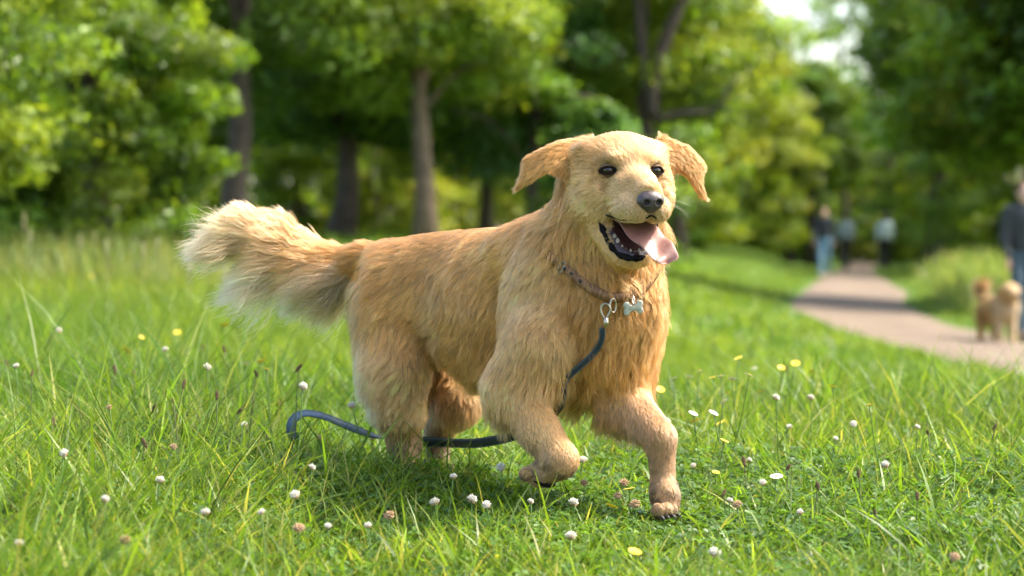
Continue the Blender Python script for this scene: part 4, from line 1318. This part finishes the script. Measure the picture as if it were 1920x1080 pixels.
mesh_from('ring', V, F, metal_m, parent=bone)

# leash: clipped to the ring, down the chest, between the legs and flying out behind
up = snap([P(1131, 612, 4.95), P(1127, 640, 4.95), P(1112, 672, 4.95), P(1094, 705, 4.96), P(1075, 733, 4.98)], np.array((.027, .024, .022, .020, .017)))
pts = np.vstack([up, [P(1050, 763, 5.05), P(1010, 795, 5.17), P(955, 819, 5.28), P(890, 831, 5.40), P(820, 829, 5.52), P(760, 826, 5.58), P(705, 818, 5.58), P(650, 798, 5.56), P(605, 780, 5.54),
                 P(570, 775, 5.53), P(550, 787, 5.52), P(546, 808, 5.52), P(556, 826, 5.53)]])
LC = spline(pts, 150)
tt = np.linspace(0, 1, 150)
up_n = body_grad(LC[:40])
key_t = [0, .28, .40, .50, .56, .68, .80, .90, 1]
key_n = np.array([(0, 1, 0), (.3, .9, .1), (.2, .9, .3), (.1, .9, .35), (0, .95, .15), (.1, -.6, .8), (.15, -.5, .85), (-.2, -.65, .75), (-.5, -.8, .2)])
LN = np.stack([np.interp(tt, key_t, key_n[:, i]) for i in range(3)], -1)
LN[:40] = -up_n * np.linspace(1, .2, 40)[:, None] + LN[:40] * np.linspace(0, .8, 40)[:, None]
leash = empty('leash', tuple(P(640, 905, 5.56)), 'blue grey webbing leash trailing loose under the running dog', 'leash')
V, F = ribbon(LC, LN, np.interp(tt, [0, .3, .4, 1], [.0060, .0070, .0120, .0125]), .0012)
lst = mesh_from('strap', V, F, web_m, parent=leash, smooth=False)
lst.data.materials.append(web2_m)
mi = (np.arange(len(F)) % 4 != 0).astype(np.int32); lst.data.polygons.foreach_set('material_index', mi)  # one face carries the painted sky sheen, the others stay dark
T_ = nrm(np.gradient(LC, axis=0)); S_ = nrm(np.cross(T_, LN)); N_ = np.cross(S_, T_)
for e in (-1, 1):
    for f in (-1, 1):
        W_ = np.interp(tt, [0, .3, .4, 1], [.0060, .0070, .0120, .0125])[:, None]
        V, F = ribbon(LC + S_ * W_ * e * .80 + N_ * f * .0014, LN, .0007, .0004)
        mesh_from('stitching', V, F, stitch_m, parent=lst, smooth=False)
# snap hook
hk = P(1136, 588, 4.925)
hk = snap([hk], .030)[0]
hn = body_grad(hk[None])[0]; hx = nrm(np.cross(DU, hn))
C = spline([hk + DU * -.012, hk + DU * .006 + hx * .009, hk + DU * .018 + hx * .004, hk + DU * .018 - hx * .006, hk + DU * .004 - hx * .010, hk - DU * .012 - hx * .002], 24)
V, F = tube(C, .0024, 8)
hook = mesh_from('snap_hook', V, F, metal_m, parent=leash)
V, F = tube(spline([hk - DU * .010, hk - DU * .022, LC[0] + LN[0] * .004], 8), [.0042, .005, .0055, .006, .006, .0058, .005, .0045], 10)
mesh_from('swivel', V, F, metal_m, parent=hook)
# ------------------------------------------------------------------ flowers and seed heads in the grass
petal_w = material('petal_white', (.80, .78, .70), .6, translucent=.3)
clov_w = material('clover_floret', (.84, .81, .72), .7, noise=(160, .35, (.74, .60, .48)), translucent=.35)
clov_b = material('clover_faded', (.36, .21, .10), .8, noise=(200, .6, (.55, .42, .26)))
petal_y = material('petal_yellow', (.80, .60, .03), .45, translucent=.2)
seed_m = material('seed_head_brown', (.105, .062, .03), .9, noise=(260, .6, (.22, .15, .07)))
stem_m = material('flower_stem', (.09, .17, .03), .6)
dry_m = material('dry_stalk', (.10, .11, .04), .8)

def head_clover(m, r=.0095):
    rg = np.random.default_rng(3); parts = [ball((0, 0, 0), r * .62, None, 8, 6)]
    for k in range(46):
        z = 1 - 1.75 * (k + .5) / 46; a = k * 2.39996
        d = np.array((math.sqrt(1 - z * z) * math.cos(a), math.sqrt(1 - z * z) * math.sin(a), z))
        s = nrm(np.cross(d, (.2, .3, 1))); A = np.stack([s, np.cross(d, s), d], 1)
        if z < -.2: d = nrm(d + np.array((0, 0, -.6)))
        parts.append(ball(d * r * rg.uniform(.66, .9) * (1 if z > -.2 else .8), (r * .16, r * .16, r * .42 * rg.uniform(.7, 1.25)), A, 5, 4))
    V, F = join(parts)
    ob = mesh_from('head', V, F, m); d = ob.data
    d.materials.append(clov_b)
    cz = np.array([p.center.z for p in d.polygons]); d.polygons.foreach_set('material_index', (cz < -r * .22).astype(np.int32))
    bpy.data.objects.remove(ob); return d
def head_daisy(mp, mc, n=15, r=.0125, w=.0030, cr=.0042, cup=.15):
    parts = []
    for k in range(n):
        a = 2 * math.pi * k / n; d = np.array((math.cos(a), math.sin(a), cup)); s = np.array((-math.sin(a), math.cos(a), 0))
        n_ = np.cross(d, s)
        c = [d * r * t + n_ * (-.0012 * t * t) for t in (.25, .6, .9, 1.0)]
        ww = [w * .6, w, w * .85, w * .3]
        V = np.array([q + s * x * e for q, x in zip(c, ww) for e in (-1, 1)] + [q + s * x * e - n_ * .0004 for q, x in zip(c, ww) for e in (-1, 1)])
        F = np.array([[2 * i, 2 * i + 1, 2 * i + 3, 2 * i + 2] for i in range(3)] + [[8 + 2 * i + 2, 8 + 2 * i + 3, 8 + 2 * i + 1, 8 + 2 * i] for i in range(3)])
        parts.append((V, F))
    V, F = join(parts)
    o = mesh_from('petals', V, F, mp); a = o.data; bpy.data.objects.remove(o)
    V, F = ball((0, 0, .001), (cr, cr, cr * .55), None, 10, 6)
    o = mesh_from('centre', V, F, mc); b = o.data; bpy.data.objects.remove(o)
    return a, b
def head_seed(r=.0042, L=.014):
    rg = np.random.default_rng(4); parts = [ball((0, 0, 0), (r * .7, r * .7, L * .9), None, 8, 6)]
    for k in range(40):
        z = 1 - 2 * (k + .5) / 40; a = k * 2.39996; q = math.sqrt(1 - z * z)
        parts.append(ball((q * r * math.cos(a), q * r * math.sin(a), z * L), (r * .34, r * .34, r * .5), None, 5, 4))
    V, F = join(parts)
    o = mesh_from('head', V, F, seed_m); d = o.data; bpy.data.objects.remove(o); return d

HC, HB = head_clover(clov_w), head_clover(clov_b)
DP, DC = head_daisy(petal_w, petal_y)
YP, YC = head_daisy(petal_y, petal_y, 9, .0115, .0042, .0045, .35)
HS = head_seed()

LAND = [('the raised fore paw', 1030, 885), ('the reaching fore paw', 1250, 950), ('the leash end', 548, 815), ('the hind feet', 785, 890), ('the tail feathers', 520, 600),
        ('the small dog on the path', 1870, 640), ('the bottom left corner', 0, 1080), ('the bottom right corner', 1920, 1080),
        ('the dog chest', 1235, 660), ('the wood edge tree', 190, 420)]
ORD = ['closest', 'second closest', 'third closest', 'fourth closest', 'fifth closest', 'sixth closest', 'seventh closest', 'eighth closest', 'ninth closest', 'tenth closest']

W_PX = [(197, 936, .075), (36, 1018, .085), (585, 876, .07), (553, 928, .055), (490, 960, .055), (385, 960, .055), (815, 941, .05), (940, 876, .06), (912, 946, .045),
        (1093, 862, .06), (885, 936, .05), (458, 796, .08), (30, 686, .12), (568, 724, .08), (850, 893, .05), (1300, 873, .07), (1430, 905, .06), (1567, 822, .06), (1660, 871, .06),
        (1368, 938, .05), (615, 986, .045), (1070, 1005, .04), (995, 940, .04), (700, 822, .07), (1455, 745, .06), (1520, 745, .06), (1405, 862, .06), (388, 688, .1), (1075, 942, .04), (1340, 1036, .05), (690, 985, .045), (110, 620, .13), (310, 655, .11), (1600, 795, .06), (1720, 800, .06), (1500, 960, .05), (1480, 800, .06), (660, 760, .07), (1250, 790, .06), (300, 900, .07), (120, 850, .08)]
B_PX = [(600, 822, .10), (1095, 906, .045), (1158, 930, .04), (1190, 946, .04), (730, 967, .05), (235, 1012, .06), (325, 838, .10), (1382, 946, .05), (1170, 905, .04), (560, 990, .05), (205, 764, .12), (1790, 1045, .06)]
D_PX = [(1262, 710, .07), (1292, 706, .07), (1312, 695, .07), (1357, 753, .06), (1300, 775, .06), (1338, 774, .06), (1352, 705, .07), (1372, 710, .07), (1405, 703, .07), (1456, 893, .05), (462, 681, .10), (1415, 690, .06)]
Y_PX = [(278, 546, .14), (236, 491, .16), (104, 467, .17), (490, 678, .10), (500, 692, .09), (238, 658, .13), (266, 633, .13), (333, 624, .13), (1238, 731, .07), (1303, 790, .06), (1352, 793, .06), (1358, 827, .06),
        (1342, 886, .06), (1465, 690, .07), (1492, 682, .07), (1523, 697, .07), (1364, 737, .06), (1337, 708, .07), (1385, 672, .07), (1180, 918, .04), (1190, 1035, .04), (172, 518, .15), (950, 815, .08), (1146, 950, .04), (60, 560, .15), (420, 610, .11), (1560, 725, .07), (1425, 735, .06), (1630, 760, .06)]
S_PX = [(150, 574, .22), (15, 594, .22), (525, 756, .14), (407, 741, .14), (345, 720, .15), (325, 752, .13), (215, 692, .18), (12, 680, .16), (352, 778, .12), (290, 765, .12), (480, 700, .15), (170, 565, .24), (380, 650, .2),
        (1478, 876, .10), (1533, 912, .09), (1610, 888, .11), (1357, 925, .07), (1395, 865, .09), (450, 770, .11), (1475, 690, .1), (1865, 800, .12), (1740, 812, .12), (60, 700, .18), (100, 790, .14), (250, 700, .17), (270, 830, .12), (420, 655, .17), (560, 690, .14), (1640, 960, .08), (1720, 930, .08)]

def flower(kind, u, v, h, label, rg, group):
    p = ground_hit(u, v, h)
    h = max(h, 1.25 * float(height_map(p[0:1], p[1:2])[0]) + .015)
    p = ground_hit(u, v, h)
    z = float(terr(p[0], p[1]))
    t = empty(kind[0], (p[0], p[1], z), label, 'flower' if kind[0] != 'seed_head' else 'seed head', group)
    lean = rg.normal(0, .10, 2) * h * 2
    hp_ = np.array((0, 0, h)); b0 = np.array((lean[0], lean[1], 0))
    V, F = tube(spline([b0, b0 * .4 + hp_ * .5, hp_], 7), (.0013 if kind[0] != 'seed_head' else .0011), 5)
    st = mesh_from('stem', V, F, dry_m if kind[0] == 'seed_head' else stem_m); st.parent = t
    rot = (abs(rg.normal(.35, .2)), rg.normal(0, .25), rg.uniform(0, 6))
    for nm, d in kind[1]:
        o = bpy.data.objects.new(nm, d); COL.objects.link(o); o.parent = t
        o.location = (0, 0, h); o.rotation_euler = rot; s = rg.uniform(.7, 1.2) * kind[3]; o.scale = (s, s, s * rg.uniform(.75, 1.0))

KINDS = [(('clover_flower', [('head', HC)], 'white clover flower head', .88), W_PX, 'white clover flowers in the grass'),
         (('clover_flower', [('head', HB)], 'brown faded clover head', .95), B_PX, 'faded clover heads in the grass'),
         (('daisy', [('petals', DP), ('centre', DC)], 'small white daisy', 1.0), D_PX, 'white daisies in the grass'),
         (('yellow_flower', [('petals', YP), ('centre', YC)], 'yellow meadow flower', 1.0), Y_PX, 'yellow flowers in the grass'),
         (('seed_head', [('head', HS)], 'brown seed head on a thin stalk', .8), S_PX, 'brown seed heads in the grass')]
rgf = np.random.default_rng(12)
for kind, L, group in KINDS:
    used = set()
    for (u, v, h) in L:
        best = None
        for nm, lu, lv in LAND:
            rank = sum(math.hypot(a - lu, b - lv) < math.hypot(u - lu, v - lv) - 1e-6 for a, b, _ in L)
            dd = math.hypot(u - lu, v - lv)
            if rank < 10 and (nm, rank) not in used and (best is None or (rank * 60 + dd) < best[0]): best = (rank * 60 + dd, nm, rank)
        lab = '%s, %s to %s' % (kind[2], ORD[best[2]], best[1]) if best else kind[2] + ' in the grass'
        if best: used.add((best[1], best[2]))
        flower(kind, u, v, h, lab, rgf, group)
# ------------------------------------------------------------------ walkers and the small dog on the path
skin2_m = material('skin', (.55, .33, .24), .55)
def cloth(name, c, c2=None): return material(name, c, .85, noise=(14, .5, c2 or tuple(q * .7 for q in c)), bump=(40, .3, .01))

def person(px, d, facing, top_m, leg_m, hair_m, shoe_m, label, stride=.16, arms=(.25, -.25), long_hair=False, lean=0.0, height=1.72, fingers=True, x_off=0.0):
    """a walking figure; local x = right, y = walking direction; facing = heading angle in the ground plane"""
    x = (px - 960) / FPX * d + x_off
    g = float(terr(x, d)) + .03
    root = empty('person', (x, d, g), label, 'person', 'walkers on the path')
    k = height / 1.72
    c, s = math.cos(facing), math.sin(facing)
    def W(a, b, z): return np.array((x + (a * c - b * s) * k, d + (a * s + b * c) * k, g + z * k))
    FR = np.array(((c, -s, 0), (s, c, 0), (0, 0, 1.0)))
    cn = lambda a, b, ra, rb, kk=.03: Shape('cone', a=W(*a), b=W(*b), ra=ra * k, rb=rb * k, k=kk)
    el = lambda p, r, kk=.03: Shape('ell', c=W(*p), r=np.array(r) * k, A=FR, k=kk)
    hipz, shz = .92, 1.42
    body, jack, trou, shoes = [], [], [], []
    body += [el((0, 0, 1.60), (.072, .092, .112)), el((0, .035, 1.555), (.052, .060, .060)), cn((0, .02, 1.40), (0, .02, 1.56), .055, .052)]
    body += [el((0, .105, 1.585), (.012, .018, .020), .012), el((.075, .0, 1.585), (.012, .022, .032), .008), el((-.075, .0, 1.585), (.012, .022, .032), .008)]
    body += [el((0, 0, 1.20), (.145, .09, .22)), el((0, 0, .95), (.15, .10, .12))]
    jack += [el((0, 0, 1.27), (.185, .125, .20), .06), el((0, 0, 1.05), (.170, .125, .20), .06), cn((-.13, 0, 1.40), (.13, 0, 1.40), .075, .075, .05), cn((0, 0, 1.42), (0, .01, 1.47), .075, .066, .02)]
    trou += [el((0, 0, .93), (.158, .118, .11), .05)]
    for sd, st, ar in ((1, stride, arms[0]), (-1, -stride, arms[1])):
        hip, kn, an = (sd * .09, 0, .90), (sd * .095, st * .75 + .03, .50), (sd * .095, st * 1.9 - .04, .09)
        body += [cn(hip, kn, .075, .052), cn(kn, an, .05, .035), cn(an, (an[0], an[1] + .14, .035), .035, .03)]
        trou += [cn(hip, kn, .092, .068), cn(kn, (an[0], an[1], .10), .066, .056)]
        shoes += [el((an[0], an[1] + .07, .045), (.048, .135, .045)), cn((an[0], an[1], .05), (an[0], an[1], .11), .045, .045)]
        sh = (sd * .185, 0, 1.40); elb = (sd * .235, ar * .35 - .02, 1.13); wr = (sd * .23, ar * .9 + .04, .90)
        body += [cn(sh, elb, .05, .042), cn(elb, wr, .040, .028)]
        jack += [cn(sh, elb, .070, .058, .04), cn(elb, (wr[0], wr[1], wr[2] + .02), .056, .043, .03)]
        hc = (wr[0], wr[1] + .015, wr[2] - .06)
        body += [el(hc, (.018, .038, .048), .01)]
        if fingers:
            for q in range(4):
                f0 = (hc[0], hc[1] - .028 + q * .019, hc[2] - .035); ln = (.055, .066, .070, .060)[q]
                f1 = (f0[0] - sd * .006, f0[1] + .004, f0[2] - ln * .6); f2 = (f0[0] - sd * .020, f0[1] + .010, f0[2] - ln)
                body += [cn(f0, f1, .0095, .009, .003), cn(f1, f2, .009, .0075, .003)]
            body += [cn((hc[0], hc[1] + .034, hc[2] + .015), (hc[0] - sd * .01, hc[1] + .062, hc[2] - .022), .011, .010, .005), cn((hc[0] - sd * .01, hc[1] + .062, hc[2] - .022), (hc[0] - sd * .014, hc[1] + .062, hc[2] - .05), .010, .008, .003)]
    for nm, sh_, m, res in (('body', body, skin2_m, .0115), ('jacket', jack, top_m, .018), ('trousers', trou, leg_m, .018), ('shoes', shoes, shoe_m, .016)):
        if nm == 'shoes':
            for a in (shoes[:2], shoes[2:]):
                V, F = sdf_mesh(a, res); mesh_from('shoe', relax(V, F, 1), F, m, parent=root)
            continue
        V, F = sdf_mesh(sh_, res); mesh_from(nm, relax(V, F, 2), F, m, parent=root)
    hair = [el((0, -.022, 1.635), (.084, .094, .100)), el((0, -.055, 1.58), (.074, .055, .085))]
    if long_hair: hair += [cn((0, -.07, 1.60), (0, -.085, 1.40), .065, .05)]
    hair.append(Shape('ell', c=W(0, .085, 1.585), r=np.array((.075, .065, .085)) * k, A=FR, k=.01, op='cut'))
    V, F = sdf_mesh(hair, .012); mesh_from('hair', relax(V, F, 1), F, hair_m, parent=root)
    # face
    for sd in (-1, 1):
        V, F = ball(W(sd * .030, .083, 1.605), (.013, .007, .008), FR, 8, 6); mesh_from('eye', V, F, dark_m, parent=root)
    V, F = ball(W(0, .088, 1.532), (.024, .008, .006), FR, 8, 6); mesh_from('mouth', V, F, material('lips', (.42, .18, .15), .5), parent=root)
    return root

navy, grey_t, pale_t, char = cloth('dark_jacket', (.020, .026, .030)), cloth('grey_blue_top', (.26, .33, .37)), cloth('pale_blue_top', (.52, .62, .66)), cloth('charcoal_jacket', (.030, .036, .036))
jeans, blackp, jeans2 = cloth('blue_jeans', (.13, .25, .36)), cloth('black_trousers', (.015, .016, .018)), cloth('worn_jeans', (.045, .085, .11))
h1, h2 = cloth('brown_hair', (.10, .05, .025)), cloth('dark_hair', (.03, .022, .018))
shoe = cloth('shoe_light', (.45, .38, .33)); shoe_d = cloth('shoe_dark', (.03, .03, .03))
def depth_for(v_feet, u):
    p = ground_hit(u, v_feet, .02); return p[1]
person(1545, 60, math.pi - .1, navy, jeans, h1, shoe, 'walker in a dark jacket and blue jeans coming along the path', stride=.17, arms=(.3, -.3), long_hair=True)
person(1586, 74, .1, grey_t, blackp, h2, shoe_d, 'walker in a grey blue top and dark trousers beside the one in jeans', stride=.12, arms=(.15, -.15))
person(1659, 74, .0, pale_t, blackp, h2, shoe_d, 'lone far walker in a pale blue top and black trousers', stride=.12, arms=(.15, -.15))
person(1920, 26.2, math.pi + .12, char, jeans2, h1, shoe_d, 'walker in a charcoal jacket cut off by the picture edge beside the small dog', stride=.14, arms=(.12, .10))

# fluffy golden dog standing on the path
x0 = (1874 - 960) / FPX * 25.6; y0 = 25.6; g0 = float(terr(x0, y0)) + .034
sd_root = empty('dog', (x0, y0, g0), 'fluffy golden brown dog standing on the path beside the walker in charcoal', 'dog')
yw = math.radians(72)
sF = np.array((math.cos(yw) * .9, -math.sin(yw), 0)); sF = nrm(sF); sR = np.array((sF[1], -sF[0], 0)); sU = np.array((0, 0, 1.0)); sA = np.stack([sF, sR, sU], 1)
def D2(f, r, z): return np.array((x0, y0, g0)) + sF * f + sR * r + sU * z
BR, BR2, BRL = (.46, .25, .085), (.36, .18, .055), (.66, .48, .27)
S2 = []
e2 = lambda p, r, f, kk=.04: S2.append(Shape('ell', c=D2(*p), r=np.array(r), A=sA, fur=f, k=kk))
c2 = lambda a, b, ra, rb, f, kk=.03: S2.append(Shape('cone', a=D2(*a), b=D2(*b), ra=ra, rb=rb, fur=f, k=kk))
e2((-.16, 0, .36), (.16, .11, .115), fur(.05, -sF - sU * .5, BR))
e2((.06, 0, .36), (.17, .12, .135), fur(.055, -sF * .5 - sU, BR))
e2((.16, 0, .40), (.09, .115, .12), fur(.06, -sU, BRL))
c2((.14, 0, .44), (.22, 0, .52), .10, .085, fur(.05, -sU - sF * .3, BR))
e2((.24, 0, .545), (.085, .085, .075), fur(.025, -sF, BR), .03)
c2((.29, 0, .525), (.37, 0, .505), .050, .035, fur(.012, -sF, BRL), .02)
for s_ in (-1, 1):
    e2((.225, s_ * .085, .535), (.03, .022, .06), fur(.03, -sU, BR2), .015)
    c2((.14, s_ * .075, .30), (.15, s_ * .075, .05), .045, .030, fur(.03, -sU, BRL))
    e2((.165, s_ * .075, .03), (.045, .034, .028), fur(.015, -sU, BRL), .02)
    e2((-.23, s_ * .08, .27), (.08, .055, .11), fur(.045, -sU - sF * .4, BR2))
    c2((-.24, s_ * .08, .20), (-.27, s_ * .08, .06), .042, .028, fur(.03, -sU, BR))
    e2((-.25, s_ * .08, .03), (.045, .034, .028), fur(.015, -sU, BR), .02)
for a, b in (((-.29, 0, .42), (-.40, 0, .50)), ((-.40, 0, .50), (-.40, .02, .58)), ((-.40, .02, .58), (-.30, .03, .60))):
    c2(a, b, .035, .035, fur(.07, nrm(D2(*b) - D2(*a)) - sU * .3, BR, .45), .02)
V2, F2 = sdf_mesh(S2, .009)
V2 = relax(V2, F2, 2)
mesh_from('body', V2, F2, skin_m, parent=sd_root)
for q_ in S2: q_.fur['len'] *= 1.35; q_.fur['lift'] = q_.fur['lift'] + .12
grow_fur('fur', V2, F2, S2, 20000, fur_m, sd_root, r0=.0016, K=5, seed=9, clump_w=.5)
for s_ in (-1, 1):
    V, F = ball(D2(.315, s_ * .042, .555), .013, sA, 10, 8); mesh_from('eye', V, F, eye_m, parent=sd_root)
V, F = ball(D2(.405, 0, .512), (.018, .024, .018), sA, 12, 8); mesh_from('nose', V, F, nose_m, parent=sd_root)
